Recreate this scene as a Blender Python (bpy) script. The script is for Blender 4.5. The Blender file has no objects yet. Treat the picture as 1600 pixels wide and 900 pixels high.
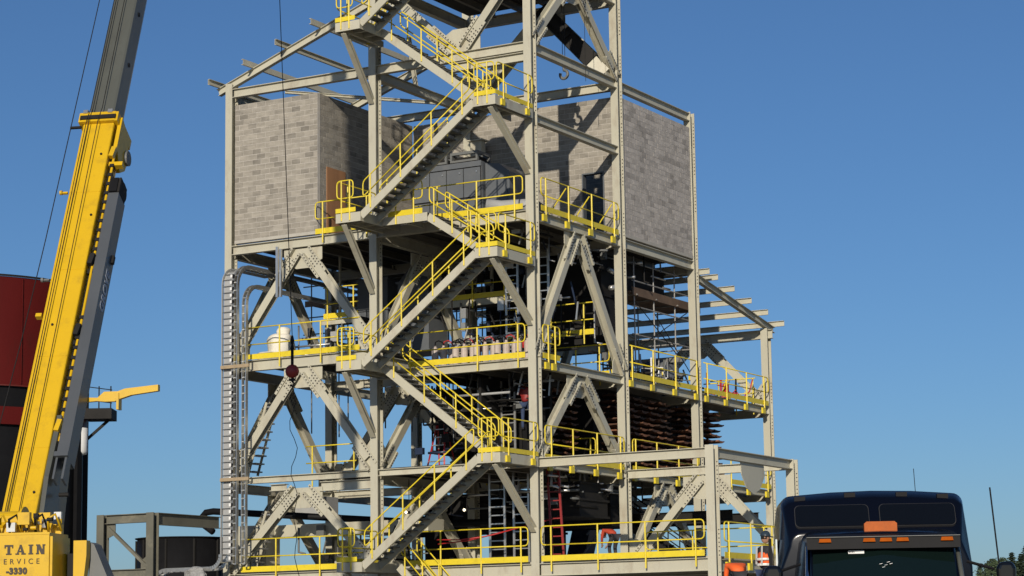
import bpy, math, random
from mathutils import Vector as V, Matrix
random.seed(11)
S = bpy.context.scene
COL = S.collection

# ------------------------------------------------------------------ camera
cam = bpy.data.cameras.new('camera'); camo = bpy.data.objects.new('camera', cam); COL.objects.link(camo)
cam.sensor_width = 36.0; cam.lens = 80.19; cam.clip_start = 0.5; cam.clip_end = 6000
R_ = V((0.86737437, 0.49744134, -0.01462243)); U_ = V((0.09037118, -0.12854755, 0.98757713)); F_ = V((-0.48938201, 0.85792053, 0.15645321))
m = Matrix((R_, U_, -F_)).transposed().to_4x4(); m.translation = V((38.4016, -68.8719, 1.65))
camo.matrix_world = m; S.camera = camo
S.view_settings.view_transform = 'Standard'; S.view_settings.look = 'None'; S.view_settings.gamma = 1.0
S.view_settings.exposure = 0.0
# ------------------------------------------------------------------ sky and sun
SUN = V((0.345, -1.0, 0.365)).normalized()          # towards the sun
el = math.asin(SUN.z); az = math.atan2(SUN.x, SUN.y)
W = bpy.data.worlds.new('World'); S.world = W; W.use_nodes = True
nt = W.node_tree; bg = nt.nodes['Background']
sky = nt.nodes.new('ShaderNodeTexSky'); sky.sky_type = 'NISHITA'; sky.sun_disc = False
sky.sun_elevation = el; sky.sun_rotation = az; sky.air_density = 0.9; sky.dust_density = 0.5; sky.ozone_density = 6.8; sky.altitude = 0
nt.links.new(sky.outputs[0], bg.inputs[0]); bg.inputs[1].default_value = 0.077
sl = bpy.data.lights.new('sun', 'SUN'); sl.energy = 4.1; sl.angle = math.radians(0.55); sl.color = (1.0, 0.90, 0.76)
so = bpy.data.objects.new('sun', sl); COL.objects.link(so); so.rotation_euler = (-SUN).to_track_quat('-Z', 'Y').to_euler()

# ------------------------------------------------------------------ materials
MATS = {}
def mat(name, col, rough=0.55, metal=0.0, var=0.10, scale=3.0, bump=0.0, dirt=None, dirt_amt=0.0, dscale=1.5, coat=0.0, stretch=(1, 1, 1), rnd=0.0, spec=None, odd=0.0):
    if name in MATS: return MATS[name]
    M = bpy.data.materials.new(name); M.use_nodes = True; MATS[name] = M
    n = M.node_tree.nodes; l = M.node_tree.links; b = n['Principled BSDF']
    b.inputs['Roughness'].default_value = rough; b.inputs['Metallic'].default_value = metal
    if spec is not None: b.inputs['Specular IOR Level'].default_value = spec
    if coat: b.inputs['Coat Weight'].default_value = coat; b.inputs['Coat Roughness'].default_value = 0.06
    geo = n.new('ShaderNodeNewGeometry'); mp = n.new('ShaderNodeMapping'); mp.inputs['Scale'].default_value = stretch
    l.new(geo.outputs['Position'], mp.inputs['Vector'])
    t = n.new('ShaderNodeTexNoise'); t.inputs['Scale'].default_value = scale; t.inputs['Detail'].default_value = 6; t.inputs['Roughness'].default_value = 0.65
    l.new(mp.outputs[0], t.inputs['Vector'])
    mr = n.new('ShaderNodeMapRange'); mr.inputs[1].default_value = 0.25; mr.inputs[2].default_value = 0.75
    mr.inputs[3].default_value = 1 - var; mr.inputs[4].default_value = 1 + var; l.new(t.outputs[0], mr.inputs[0])
    last = mr.outputs[0]
    if rnd:
        oi = n.new('ShaderNodeObjectInfo'); a = n.new('ShaderNodeMath'); a.operation = 'ADD'; l.new(oi.outputs['Random'], a.inputs[0]); l.new(geo.outputs['Random Per Island'], a.inputs[1])
        fr = n.new('ShaderNodeMath'); fr.operation = 'FRACT'; l.new(a.outputs[0], fr.inputs[0])
        m2 = n.new('ShaderNodeMapRange'); m2.inputs[3].default_value = 1 - rnd; m2.inputs[4].default_value = 1 + rnd; l.new(fr.outputs[0], m2.inputs[0])
        m3 = n.new('ShaderNodeMath'); m3.operation = 'MULTIPLY'; l.new(last, m3.inputs[0]); l.new(m2.outputs[0], m3.inputs[1]); last = m3.outputs[0]
        if odd:      # a few odd units are clearly darker than the rest
            m4 = n.new('ShaderNodeMapRange'); m4.inputs[1].default_value = 0.70; m4.inputs[2].default_value = 0.92; m4.inputs[3].default_value = 1.0; m4.inputs[4].default_value = 1 - odd; l.new(fr.outputs[0], m4.inputs[0])
            m5 = n.new('ShaderNodeMath'); m5.operation = 'MULTIPLY'; l.new(last, m5.inputs[0]); l.new(m4.outputs[0], m5.inputs[1]); last = m5.outputs[0]
    vm = n.new('ShaderNodeVectorMath'); vm.operation = 'SCALE'; vm.inputs[0].default_value = col[:3]; l.new(last, vm.inputs['Scale'])
    out = vm.outputs[0]
    if dirt:
        t2 = n.new('ShaderNodeTexNoise'); t2.inputs['Scale'].default_value = dscale; t2.inputs['Detail'].default_value = 8; t2.inputs['Roughness'].default_value = 0.7
        l.new(mp.outputs[0], t2.inputs['Vector'])
        r2 = n.new('ShaderNodeMapRange'); r2.inputs[1].default_value = 0.52; r2.inputs[2].default_value = 0.72; r2.inputs[4].default_value = dirt_amt; l.new(t2.outputs[0], r2.inputs[0])
        mx = n.new('ShaderNodeMix'); mx.data_type = 'RGBA'; l.new(r2.outputs[0], mx.inputs[0]); l.new(out, mx.inputs[6]); mx.inputs[7].default_value = (*dirt, 1); out = mx.outputs[2]
    l.new(out, b.inputs['Base Color'])
    if bump:
        bp = n.new('ShaderNodeBump'); bp.inputs['Strength'].default_value = bump; bp.inputs['Distance'].default_value = 0.02
        t3 = n.new('ShaderNodeTexNoise'); t3.inputs['Scale'].default_value = scale * 6; t3.inputs['Detail'].default_value = 4; l.new(geo.outputs['Position'], t3.inputs['Vector'])
        l.new(t3.outputs[0], bp.inputs['Height']); l.new(bp.outputs[0], b.inputs['Normal'])
    return M

STEEL = mat('pale_steel_paint', (0.455, 0.435, 0.34), 0.5, var=0.06, scale=0.9, dirt=(0.25, 0.19, 0.13), dirt_amt=0.5, dscale=1.9, stretch=(1, 1, .45), rnd=.05)
YEL = mat('safety_yellow_paint', (0.70, 0.55, 0.025), 0.45, var=0.08, scale=3, dirt=(0.36, 0.25, 0.03), dirt_amt=0.45, dscale=3.5, rnd=.05)
YELC = mat('crane_yellow_paint', (0.62, 0.385, 0.008), 0.36, var=0.05, scale=1.2, dirt=(0.28, 0.17, 0.02), dirt_amt=0.45, dscale=2.2)
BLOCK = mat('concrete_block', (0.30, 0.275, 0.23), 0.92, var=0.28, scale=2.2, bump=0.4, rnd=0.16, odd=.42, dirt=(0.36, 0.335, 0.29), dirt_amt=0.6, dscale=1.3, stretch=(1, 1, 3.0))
BLOCKR = mat('concrete_block_lit_copy', (0.43, 0.395, 0.35), 0.92, var=0.26, scale=2.2, bump=0.4, rnd=0.15, odd=.40, dirt=(0.44, 0.41, 0.375), dirt_amt=0.6, dscale=1.3, stretch=(1, 1, 3.0))  # paler copy of BLOCK, extra light on the right wall put into its colour
MORT = mat('mortar', (0.50, 0.47, 0.42), 0.95, var=0.18, scale=3, bump=0.2)
LINT = mat('cast_concrete', (0.40, 0.38, 0.33), 0.9, var=0.1, scale=2)
JOIST = mat('shaded_joist_paint', (0.16, 0.145, 0.115), 0.6, var=0.25, scale=1.2)  # joist paint darkened to mimic the shade below the decks
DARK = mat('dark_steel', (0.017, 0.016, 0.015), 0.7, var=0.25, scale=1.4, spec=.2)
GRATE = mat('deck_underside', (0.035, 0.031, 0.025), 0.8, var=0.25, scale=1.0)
PRIMER = mat('shop_primer_grey', (0.13, 0.135, 0.13), 0.55, var=0.12, scale=1.2, dirt=(0.25, 0.24, 0.2), dirt_amt=0.3)
PRIMB = mat('shaded_grey_green_steel', (0.125, 0.12, 0.09), 0.5, var=0.2, scale=0.8, dirt=(0.35, 0.31, 0.22), dirt_amt=0.5, dscale=0.6)  # base colour carries the shade on the small frame
GALV = mat('galvanised_metal', (0.55, 0.55, 0.53), 0.33, metal=0.75, var=0.12, scale=5)
CAB = mat('equipment_grey_blue', (0.105, 0.115, 0.125), 0.5, var=0.08, scale=1.5, dirt=(0.18, 0.17, 0.15), dirt_amt=0.3)
DUCT = mat('light_duct_grey', (0.33, 0.335, 0.33), 0.5, var=0.08)
PLY = mat('plywood', (0.33, 0.165, 0.075), 0.8, var=0.15, scale=1.0, stretch=(4, 4, 0.6))
PLANK = mat('scaffold_plank', (0.17, 0.11, 0.07), 0.85, var=0.3, scale=2, rnd=0.3)
RUST = mat('rusty_iron', (0.105, 0.045, 0.022), 0.75, var=0.6, scale=5, rnd=0.8)
REDT = mat('red_oxide_paint', (0.085, 0.007, 0.006), 0.55, spec=.15, var=0.22, scale=0.35, dirt=(0.045, 0.012, 0.008), dirt_amt=0.85, dscale=0.45, stretch=(1, 1, .4))
REDP = mat('red_plastic', (0.42, 0.02, 0.02), 0.45, var=0.1)
SCAF = mat('dull_scaffold_tube', (0.27, 0.265, 0.25), 0.6, var=0.3, scale=3)
BRKT = mat('pale_timber', (0.34, 0.26, 0.16), 0.8, var=0.2, scale=4)
BLKTRIM = mat('rubber_seal', (0.035, 0.035, 0.038), 0.7, spec=.2)
REDL = mat('red_ladder_rail', (0.24, 0.02, 0.018), 0.5, var=0.2)
REDB = mat('hook_red_paint', (0.26, 0.022, 0.016), 0.5, var=0.2, scale=9, dirt=(0.05, 0.02, 0.02), dirt_amt=0.6, dscale=8)
BLACKP = mat('black_rubber', (0.008, 0.008, 0.009), 0.6, var=0.2, spec=.15)
BLUEBK = mat('dark_blue_paint', (0.02, 0.03, 0.06), 0.3, var=0.15)
WHITEB = mat('white_bulk_bag', (0.72, 0.69, 0.60), 0.85, var=0.06, scale=4, bump=0.5)
WHITE = mat('white_paint', (0.75, 0.75, 0.73), 0.5, var=0.05)
BOOMG = mat('boom_grey_paint', (0.085, 0.09, 0.078), 0.36, var=0.12, scale=0.8, dirt=(0.05, 0.05, 0.045), dirt_amt=0.5, dscale=1.2, stretch=(1, 1, .35))
JIBG = mat('jib_grey_paint', (0.075, 0.083, 0.092), 0.36, var=0.10, scale=0.8)
LETTER = mat('lettering_black', (0.03, 0.02, 0.01), 0.5, var=0.05)
LETG = mat('lettering_pale', (0.38, 0.42, 0.48), 0.5, var=0.05)
NAVY = mat('navy_truck_paint', (0.0025, 0.0035, 0.008), 0.2, var=0.05, scale=0.7, spec=.30)
BLKGL = mat('dark_window_glass', (0.004, 0.005, 0.007), 0.06, var=0.02, spec=.4)
WSH = mat('windshield_glass', (0.004, 0.009, 0.008), 0.05, var=0.02, spec=.5)
CHROME = mat('chrome', (0.75, 0.75, 0.76), 0.12, metal=1.0, var=0.02)
AMBER = mat('amber_lens', (0.40, 0.085, 0.004), 0.4, var=0.2, scale=9, spec=.2)
BOLT = mat('bolt_heads', (0.06, 0.055, 0.048), 0.6, var=0.2)
SKIN = mat('skin', (0.35, 0.19, 0.12), 0.6, var=0.08)
HIVIS = mat('hi_vis_orange', (0.85, 0.13, 0.02), 0.7, var=0.08, scale=8)
REFL = mat('reflective_strip', (0.62, 0.62, 0.58), 0.4, var=0.04)
CLOTH = mat('dark_work_cloth', (0.03, 0.028, 0.032), 0.85, var=0.2, scale=9)
JEAN = mat('blue_denim', (0.03, 0.05, 0.11), 0.85, var=0.2, scale=9)
HELM = mat('dark_hard_hat', (0.03, 0.045, 0.06), 0.3, var=0.05)
HELW = mat('white_hard_hat', (0.6, 0.6, 0.58), 0.3, var=0.05)
LEAFD = mat('conifer_needles', (0.030, 0.050, 0.026), 0.8, var=0.4, scale=1.5, rnd=0.4)
LEAFG = mat('broadleaf_foliage', (0.050, 0.075, 0.030), 0.8, var=0.4, scale=1.2, rnd=0.4)
BARK = mat('bark', (0.08, 0.055, 0.04), 0.9, var=0.3)
GRAVEL = mat('gravel_ground', (0.24, 0.22, 0.19), 0.95, var=0.3, scale=0.6, bump=0.6, dirt=(0.13, 0.12, 0.1), dirt_amt=0.6, dscale=0.08)
HILLM = mat('hill_scrub', (0.05, 0.06, 0.03), 0.95, var=0.4, scale=0.05)

# ------------------------------------------------------------------ mesh helpers
class MB:
    def __init__(s): s.v = []; s.f = []
    def add(s, vs, fs):
        k = len(s.v); s.v += [tuple(v) for v in vs]; s.f += [tuple(i + k for i in f) for f in fs]; return s
    def box(s, x0, y0, z0, x1, y1, z1):
        x0, x1 = sorted((x0, x1)); y0, y1 = sorted((y0, y1)); z0, z1 = sorted((z0, z1))
        vs = [(x, y, z) for z in (z0, z1) for y in (y0, y1) for x in (x0, x1)]
        return s.add(vs, [(0, 2, 3, 1), (4, 5, 7, 6), (0, 1, 5, 4), (2, 6, 7, 3), (0, 4, 6, 2), (1, 3, 7, 5)])
    def obox(s, p0, p1, w, h, up=(0, 0, 1), ou=0.0, os=0.0):
        p0 = V(p0); p1 = V(p1); d = (p1 - p0).normalized(); sd = d.cross(V(up)).normalized(); u = sd.cross(d)
        vs = []
        for p in (p0, p1):
            for a, b in ((-1, -1), (1, -1), (1, 1), (-1, 1)): vs.append(p + sd * (a * w / 2 + os) + u * (b * h / 2 + ou))
        return s.add(vs, [(0, 1, 2, 3), (7, 6, 5, 4), (0, 4, 5, 1), (1, 5, 6, 2), (2, 6, 7, 3), (3, 7, 4, 0)])
    def ibeam(s, p0, p1, b, d, up=(0, 0, 1), tf=0.022, tw=0.014):
        # up = direction across the two flanges
        s.obox(p0, p1, b, tf, up, (d - tf) / 2); s.obox(p0, p1, b, tf, up, -(d - tf) / 2); s.obox(p0, p1, tw, d - 2 * tf, up)
        return s
    def chan(s, p0, p1, b, d, side=1, up=(0, 0, 1), tf=0.018, tw=0.014):
        s.obox(p0, p1, tw, d, up, 0, side * (b - tw) / 2)
        s.obox(p0, p1, b - tw, tf, up, (d - tf) / 2, -side * tw / 2); s.obox(p0, p1, b - tw, tf, up, -(d - tf) / 2, -side * tw / 2); return s
    def tube(s, pts, r, n=8, r1=None, cap=True):
        pts = [V(p) for p in pts]; k = len(s.v); N = len(pts)
        prev = None; rings = []
        for i, p in enumerate(pts):
            a = (pts[i] - pts[i - 1]).normalized() if i else (pts[1] - pts[0]).normalized()
            b = (pts[i + 1] - pts[i]).normalized() if i < N - 1 else a
            t = (a + b); t = t.normalized() if t.length > 1e-6 else a
            if prev is None:
                q = V((0, 0, 1)) if abs(t.z) < 0.9 else V((1, 0, 0)); u = t.cross(q).normalized()
            else:
                u = prev - t * prev.dot(t); u = u.normalized() if u.length > 1e-6 else t.orthogonal().normalized()
            prev = u; w = t.cross(u)
            rr = r if r1 is None else r + (r1 - r) * i / (N - 1)
            rings.append([p + (u * math.cos(2 * math.pi * j / n) + w * math.sin(2 * math.pi * j / n)) * rr for j in range(n)])
        vs = [v for g in rings for v in g]; fs = []
        for i in range(N - 1):
            for j in range(n):
                a = i * n + j; b = i * n + (j + 1) % n; fs.append((a, b, b + n, a + n))
        if cap: fs.append(tuple(range(n - 1, -1, -1))); fs.append(tuple((N - 1) * n + j for j in range(n)))
        return s.add(vs, fs)
    def prism(s, pts, nrm, t):
        # polygon pts extruded both ways by t/2 along nrm
        nrm = V(nrm).normalized(); n = len(pts); a = [V(p) - nrm * t / 2 for p in pts]; b = [V(p) + nrm * t / 2 for p in pts]
        return s.add(a + b, [tuple(range(n)), tuple(range(2 * n - 1, n - 1, -1))] + [(i, i + n, (i + 1) % n + n, (i + 1) % n) for i in range(n)])
    def lathe(s, c, prof, n=24, axis=None, cap=True):
        c = V(c); ax = V(axis).normalized() if axis else V((0, 0, 1)); u = ax.orthogonal().normalized() if axis else V((1, 0, 0)); w = ax.cross(u)
        vs = []; fs = []
        for r, h in prof:
            for j in range(n): vs.append(c + ax * h + (u * math.cos(2 * math.pi * j / n) + w * math.sin(2 * math.pi * j / n)) * r)
        for i in range(len(prof) - 1):
            for j in range(n):
                a = i * n + j; b = i * n + (j + 1) % n; fs.append((a, b, b + n, a + n))
        if cap: fs.append(tuple(range(n - 1, -1, -1))); fs.append(tuple((len(prof) - 1) * n + j for j in range(n)))
        return s.add(vs, fs)
    def mesh(s, name, material, off=V((0, 0, 0)), smooth=False):
        me = bpy.data.meshes.new(name); me.from_pydata([tuple(V(v) - off) for v in s.v], [], s.f); me.update()
        if material: me.materials.append(material)
        if smooth:
            for p in me.polygons: p.use_smooth = True
        return me

WL = {}
def thing(name, label, cat, loc=(0, 0, 0), group=None, kind=None):
    o = bpy.data.objects.new(name, None); COL.objects.link(o); o.location = loc; WL[o] = V(loc); o.empty_display_size = 0.2
    tag(o, label, cat, group, kind); return o
def tag(o, label=None, cat=None, group=None, kind=None):
    if label: o['label'] = label
    if cat: o['category'] = cat
    if group: o['group'] = group
    if kind: o['kind'] = kind
    return o
def part(name, mb, material, parent, smooth=False, kind=None, label=None):
    off = WL[parent] if parent else V((0, 0, 0))
    vs = mb.v; lo = V((min(v[0] for v in vs), min(v[1] for v in vs), min(v[2] for v in vs))); hi = V((max(v[0] for v in vs), max(v[1] for v in vs), max(v[2] for v in vs)))
    org = V(((lo.x + hi.x) / 2, (lo.y + hi.y) / 2, lo.z))
    o = bpy.data.objects.new(name, mb.mesh(name, material, org, smooth)); COL.objects.link(o); WL[o] = org
    if parent: o.parent = parent
    o.location = org - off
    if kind: o['kind'] = kind
    if label: o['label'] = label
    return o
CACHE = {}
def inst(name, key, builder, material, loc, parent, rot=None, smooth=False):
    if key not in CACHE: CACHE[key] = builder().mesh(name, material, V((0, 0, 0)), smooth)
    o = bpy.data.objects.new(name, CACHE[key]); COL.objects.link(o); WL[o] = V(loc)
    o.parent = parent; o.location = V(loc) - WL[parent]
    if rot is not None: o.rotation_euler = rot
    return o
def lerp(a, b, t): return V(a) + (V(b) - V(a)) * t
def bolts(mb, pts, nrm, r=0.026, h=0.03):
    nrm = V(nrm).normalized(); u = nrm.orthogonal().normalized(); w = nrm.cross(u)
    for p in pts:
        p = V(p); a = [p + (u * math.cos(k * math.pi / 3) + w * math.sin(k * math.pi / 3)) * r for k in range(6)]
        mb.add(a + [q + nrm * h for q in a], [tuple(range(6, 12))] + [(k, (k + 1) % 6, (k + 1) % 6 + 6, k + 6) for k in range(6)])

# ================================================================== GROUND, HILL
g = MB(); g.add([(-3000, -1500, 0), (3000, -1500, 0), (3000, 4000, 0), (-3000, 4000, 0)], [(0, 1, 2, 3)])
tag(part('ground', g, GRAVEL, None), kind='structure')
hb = MB(); nx, ny = 70, 16; base = V((-170, 260, 0)); ax = V((0.87, 0.49, 0)); ay = V((-0.49, 0.87, 0)); vs = []; fs = []
def hill_h(u, v):
    if v <= 0 or v >= 1: return -0.5
    return math.sin(math.pi * min(1, v * 1.3) / 2) * (1 - max(0, v - 0.75) * 4) * (3.2 + 7.5 * max(0, min(1, (u - 0.66) / 0.2)) + 0.8 * math.sin(u * 23) + 0.5 * math.sin(u * 61))
for j in range(ny + 1):
    for i in range(nx + 1):
        u = i / nx; v = j / ny; p = base + ax * (u - 0.1) * 420 + ay * v * 140; vs.append((p.x, p.y, hill_h(u, v)))
for j in range(ny):
    for i in range(nx): a = j * (nx + 1) + i; fs.append((a, a + 1, a + nx + 2, a + nx + 1))
hb.add(vs, fs); tag(part('hill', hb, HILLM, None, smooth=True), kind='structure')

# ================================================================== STEEL TOWER
ST = thing('steel_tower', 'tall unfinished open steel process tower of pale painted columns, beams and chevron braces', 'steel frame', (0, 0, 0))
def column(xr, yf, z0, z1, b=0.31, d=0.40, mats=STEEL):
    mb = MB(); xc = xr - b / 2; yc = yf + d / 2
    mb.ibeam((xc, yc, z0), (xc, yc, z1), b, d, (0, 1, 0), 0.03, 0.02)
    c = part('column', mb, mats, ST)
    bb = MB(); pts = []
    for L in (4.35, 8.0, 11.6, 16.8, 20.3, 22.95, 26.2):
        if L > z1: continue
        for k in range(-9, 9):
            z = L + k * 0.14
            if z < z1 and abs(k) > 1: pts.append((xr - 0.045, yf + d - 0.03, z))
    bolts(bb, pts, (0, -1, 0), 0.022, 0.02)
    part('bolts', bb, BOLT, c, kind='stuff')
    return c
COLS = [(-13.14, 0, 0, 23.3), (-6.57, 0, 0, 29.5), (.03, 0, 0, 29.5), (0, 6.8, 0, 29.5), (0, 13.25, 0, 23.1), (0, 20.37, 0, 15.05),
        (6.7, 0, 0, 8.27), (6.7, 6.8, 0, 8.22), (-13.2, 6.8, 0, 22.6), (-6.57, 6.8, 0, 29.5), (-13.2, 13.25, 0, 16.6), (-6.57, 13.25, 0, 16.6), (-6.57, 20.37, 0, 15.0)]
for c in COLS: column(*c)
part('base_plate', MB().box(-0.5, -0.2, 0, 0.25, 0.6, 0.05), STEEL, ST)

def beamx(x0, x1, y, zt, zb, b=0.24, m=STEEL, name='beam'):
    part(name, MB().ibeam((x0, y + b / 2, (zt + zb) / 2), (x1, y + b / 2, (zt + zb) / 2), b, zt - zb), m, ST)
def beamy(y0, y1, x, zt, zb, b=0.24, m=STEEL, name='beam'):      # x = outer (right) face of the beam
    part(name, MB().ibeam((x - b / 2, y0, (zt + zb) / 2), (x - b / 2, y1, (zt + zb) / 2), b, zt - zb), m, ST)
XL, XLr, XM, XMr, XN = -13.45, -13.14, -6.88, -6.57, -0.28
YF = 0.02
# front face (Y=0)
for zt, zb in ((23.08, 22.74), (16.95, 16.60), (12.50, 12.10)): beamx(XLr, XM, YF, zt, zb)
beamx(XLr, XM, YF, 8.12, 7.88); beamx(-9.15, XM, YF + .06, 7.81, 7.46); beamx(-11.4, -10.7, YF + .06, 7.81, 7.56)
beamx(XLr, XM, YF, 4.55, 4.12)
for zt, zb in ((26.45, 26.05), (23.08, 22.74), (16.95, 16.60), (11.68, 11.37), (8.12, 7.88), (4.55, 4.12)): beamx(XMr, XN, YF, zt, zb)
beamx(-3.4, XN, YF + .03, 22.70, 22.38)
beamx(0.03, 6.39, YF, 8.19, 7.86); beamx(0.03, 6.39, YF, 4.55, 4.12)
# right face (X=0)
for zt, zb in ((26.45, 26.05), (23.08, 22.74), (20.47, 20.17), (16.95, 16.60), (11.68, 11.37), (8.15, 7.88), (4.5, 4.1)): beamy(0.42, 6.78, -0.02, zt, zb)
for zt, zb in ((23.05, 22.72), (16.95, 16.60), (11.66, 11.35), (8.12, 7.86), (4.5, 4.1)): beamy(7.22, 13.23, -0.02, zt, zb)
for zt, zb in ((11.66, 11.35), (8.12, 7.86), (4.5, 4.1)): beamy(13.67, 20.35, -0.02, zt, zb)
beamy(0.42, 6.78, 6.67, 8.19, 7.86); beamy(0.42, 6.78, 6.67, 4.5, 4.1)
# second row (Y=7) and further rows
for zt, zb in ((26.45, 26.05), (23.06, 22.72), (16.95, 16.6), (11.6, 11.3), (8.0, 7.7), (4.5, 4.2)): beamx(-6.57, -0.31, 6.9, zt, zb)
for zt, zb in ((23.0, 22.7), (16.9, 16.55), (12.4, 12.05), (8.0, 7.7), (4.5, 4.2)): beamx(-13.2, -6.88, 6.9, zt, zb)
beamx(0.0, 6.39, 6.85, 8.17, 7.85); beamx(0.0, 6.39, 6.85, 4.5, 4.1)
for y in (13.35,):
    for x0, x1 in ((-13.2, -6.88), (-6.57, -0.31)):
        for zt, zb in ((16.85, 16.5), (11.6, 11.25), (7.98, 7.68)): beamx(x0, x1, y, zt, zb)
for zt, zb in ((11.6, 11.25), (7.98, 7.68)): beamx(-6.57, -0.31, 20.45, zt, zb)
beamx(-12.5, 0.15, 20.48, 15.0, 14.62)
beamy(0.42, 6.78, -6.60, 22.95, 22.6); beamy(0.42, 6.78, -13.2, 22.95, 22.6); beamy(0.42, 6.78, -6.60, 26.4, 26.0)
for x in (-13.18, -6.62):
    for zt, zb in ((16.9, 16.5), (12.3, 11.95), (7.95, 7.6), (4.5, 4.2)): beamy(0.42, 6.78, x, zt, zb); beamy(7.22, 13.23, x, zt, zb)

# chevron braces: wide flange with its flanges facing the bay's normal, spliced to a gusset by bolted claw plates
def gusset(pts, nrm, name='gusset_plate', t=0.03):
    return part(name, MB().prism(pts, nrm, t), STEEL, ST)
def chevron(apex, feet, axis, gw=0.86, gh=0.75, down=True, b=0.29, d=0.30, plate=True, t0=0.62, foot=True, claw=True):
    ap = V(apex); nrm = V((0, -1, 0)) if axis == 'x' else V((1, 0, 0)); al = V((1, 0, 0)) if axis == 'x' else V((0, 1, 0)); sg = -1 if down else 1
    gp = None
    if plate:
        P = [ap - al * gw + V((0, 0, sg * 0.17)), ap + al * gw + V((0, 0, sg * 0.17)), ap + al * gw + V((0, 0, sg * (gh * 0.62 + .17))), ap + al * gw * 0.35 + V((0, 0, sg * (gh + .17))),
             ap - al * gw * 0.35 + V((0, 0, sg * (gh + .17))), ap - al * gw + V((0, 0, sg * (gh * .62 + .17)))]
        gp = gusset(P, nrm)
        bb = MB()
    for f in feet:
        f = V(f); dr = (f - ap).normalized(); L = (f - ap).length; sd = dr.cross(nrm).normalized()
        a = ap + dr * (t0 + 0.05); e = f - dr * 0.45
        br = MB().ibeam(a, e, b, d, nrm, 0.022, 0.016); bo = part('brace', br, STEEL, ST)
        if claw:
            cl = MB(); 
            for q in (-1, 1):
                for k in (0, 1):
                    if k == 0: p0, p1 = ap + dr * (t0 - 0.28), ap + dr * (t0 + 0.95)
                    elif foot: p0, p1 = f - dr * 1.15, f - dr * 0.05
                    else: continue
                    cl = MB(); cl.obox(p0, p1, 0.10, 0.03, nrm, 0.185, q * 0.205)
                    cl.obox(p0, p1, 0.02, 0.155, nrm, 0.092, q * 0.163)
                    part('splice_plate', cl, STEEL, bo)
            bt = MB(); pts = []
            for q in (-1, 1):
                for k in range(8): pts.append(ap + dr * (t0 - 0.2 + 0.14 * k) + sd * q * 0.20 + nrm * 0.20)
                for k in range(4): pts.append(ap + dr * (t0 + 0.10 + 0.13 * k) + sd * q * 0.07 + nrm * 0.152)
                if foot:
                    for k in range(7): pts.append(f - dr * (0.2 + 0.13 * k) + sd * q * 0.20 + nrm * 0.20)
            bolts(bt, pts, nrm, 0.028, 0.02); part('bolts', bt, BOLT, bo, kind='stuff')
        if foot:
            s2 = 1 if dr.dot(al) > 0 else -1; zf = -1 if dr.z < 0 else 1
            c = f + al * s2 * 0.12
            gusset([c - V((0, 0, zf * -0.05)), c - al * s2 * 0.85 - V((0, 0, zf * -0.05)), c - al * s2 * 0.85 - V((0, 0, zf * 0.35)), c - al * s2 * 0.35 - V((0, 0, zf * 1.0)), c - V((0, 0, zf * 1.0))], nrm, t=0.026)
    return gp
AY = 0.16
chevron((-9.93, AY, 16.72), [(-13.1, AY, 12.6), (-6.75, AY, 12.6)], 'x')
chevron((-9.93, AY, 12.25), [(-13.1, AY, 8.2), (-6.75, AY, 8.2)], 'x')
chevron((-9.93, AY, 7.80), [(-13.1, AY, 4.65), (-6.75, AY, 4.65)], 'x')
chevron((-3.0, AY, 22.95), [(-6.4, AY, 26.1), (-0.35, AY, 26.1)], 'x', down=False, gh=.85)
BX = -0.17
chevron((BX, 3.45, 26.2), [(BX, 0.3, 23.15), (BX, 6.9, 23.15)], 'y')
chevron((BX, 3.47, 16.75), [(BX, 0.15, 11.8), (BX, 6.95, 11.8)], 'y')
chevron((BX, 3.47, 11.5), [(BX, 0.2, 8.2), (BX, 6.9, 8.2)], 'y')
chevron((BX, 10.33, 7.95), [(BX, 7.1, 4.55), (BX, 13.4, 4.55)], 'y')
chevron((3.2, 6.98, 7.98), [(0.1, 6.98, 4.6), (6.45, 6.98, 4.6)], 'x', gh=.85, gw=.95)
for x, zs in ((-6.74, ((16.6, 12.5), (11.5, 8.1), (7.8, 4.55))), (-13.32, ((16.7, 12.5), (12.1, 8.1), (7.8, 4.55)))):
    for zt, zb in zs: chevron((x, 3.5, zt), [(x, 0.4, zb), (x, 6.8, zb)], 'y')
chevron((-6.74, 17.0, 17.2), [(-6.74, 13.6, 11.8), (-6.74, 20.3, 11.8)], 'y', plate=False, claw=False)
chevron((-3.3, 20.6, 14.9), [(-6.6, 20.6, 11.7), (-0.2, 20.6, 11.7)], 'x', gw=.6)
chevron((-3.2, 7.05, 26.2), [(-6.5, 7.05, 23.1), (-0.2, 7.05, 23.1)], 'x', b=.5, d=.5)
chevron((-9.93, 7.05, 12.2), [(-13.1, 7.05, 8.1), (-6.8, 7.05, 8.1)], 'x')
# hanging plate under the canopy beam
P = [(6.55, 2.5, 7.86), (6.55, 4.45, 7.86), (6.55, 4.5, 7.45), (6.55, 4.05, 6.98), (6.55, 3.5, 6.80), (6.55, 2.95, 6.98), (6.55, 2.55, 7.45)]
gusset(P, (1, 0, 0))
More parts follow.
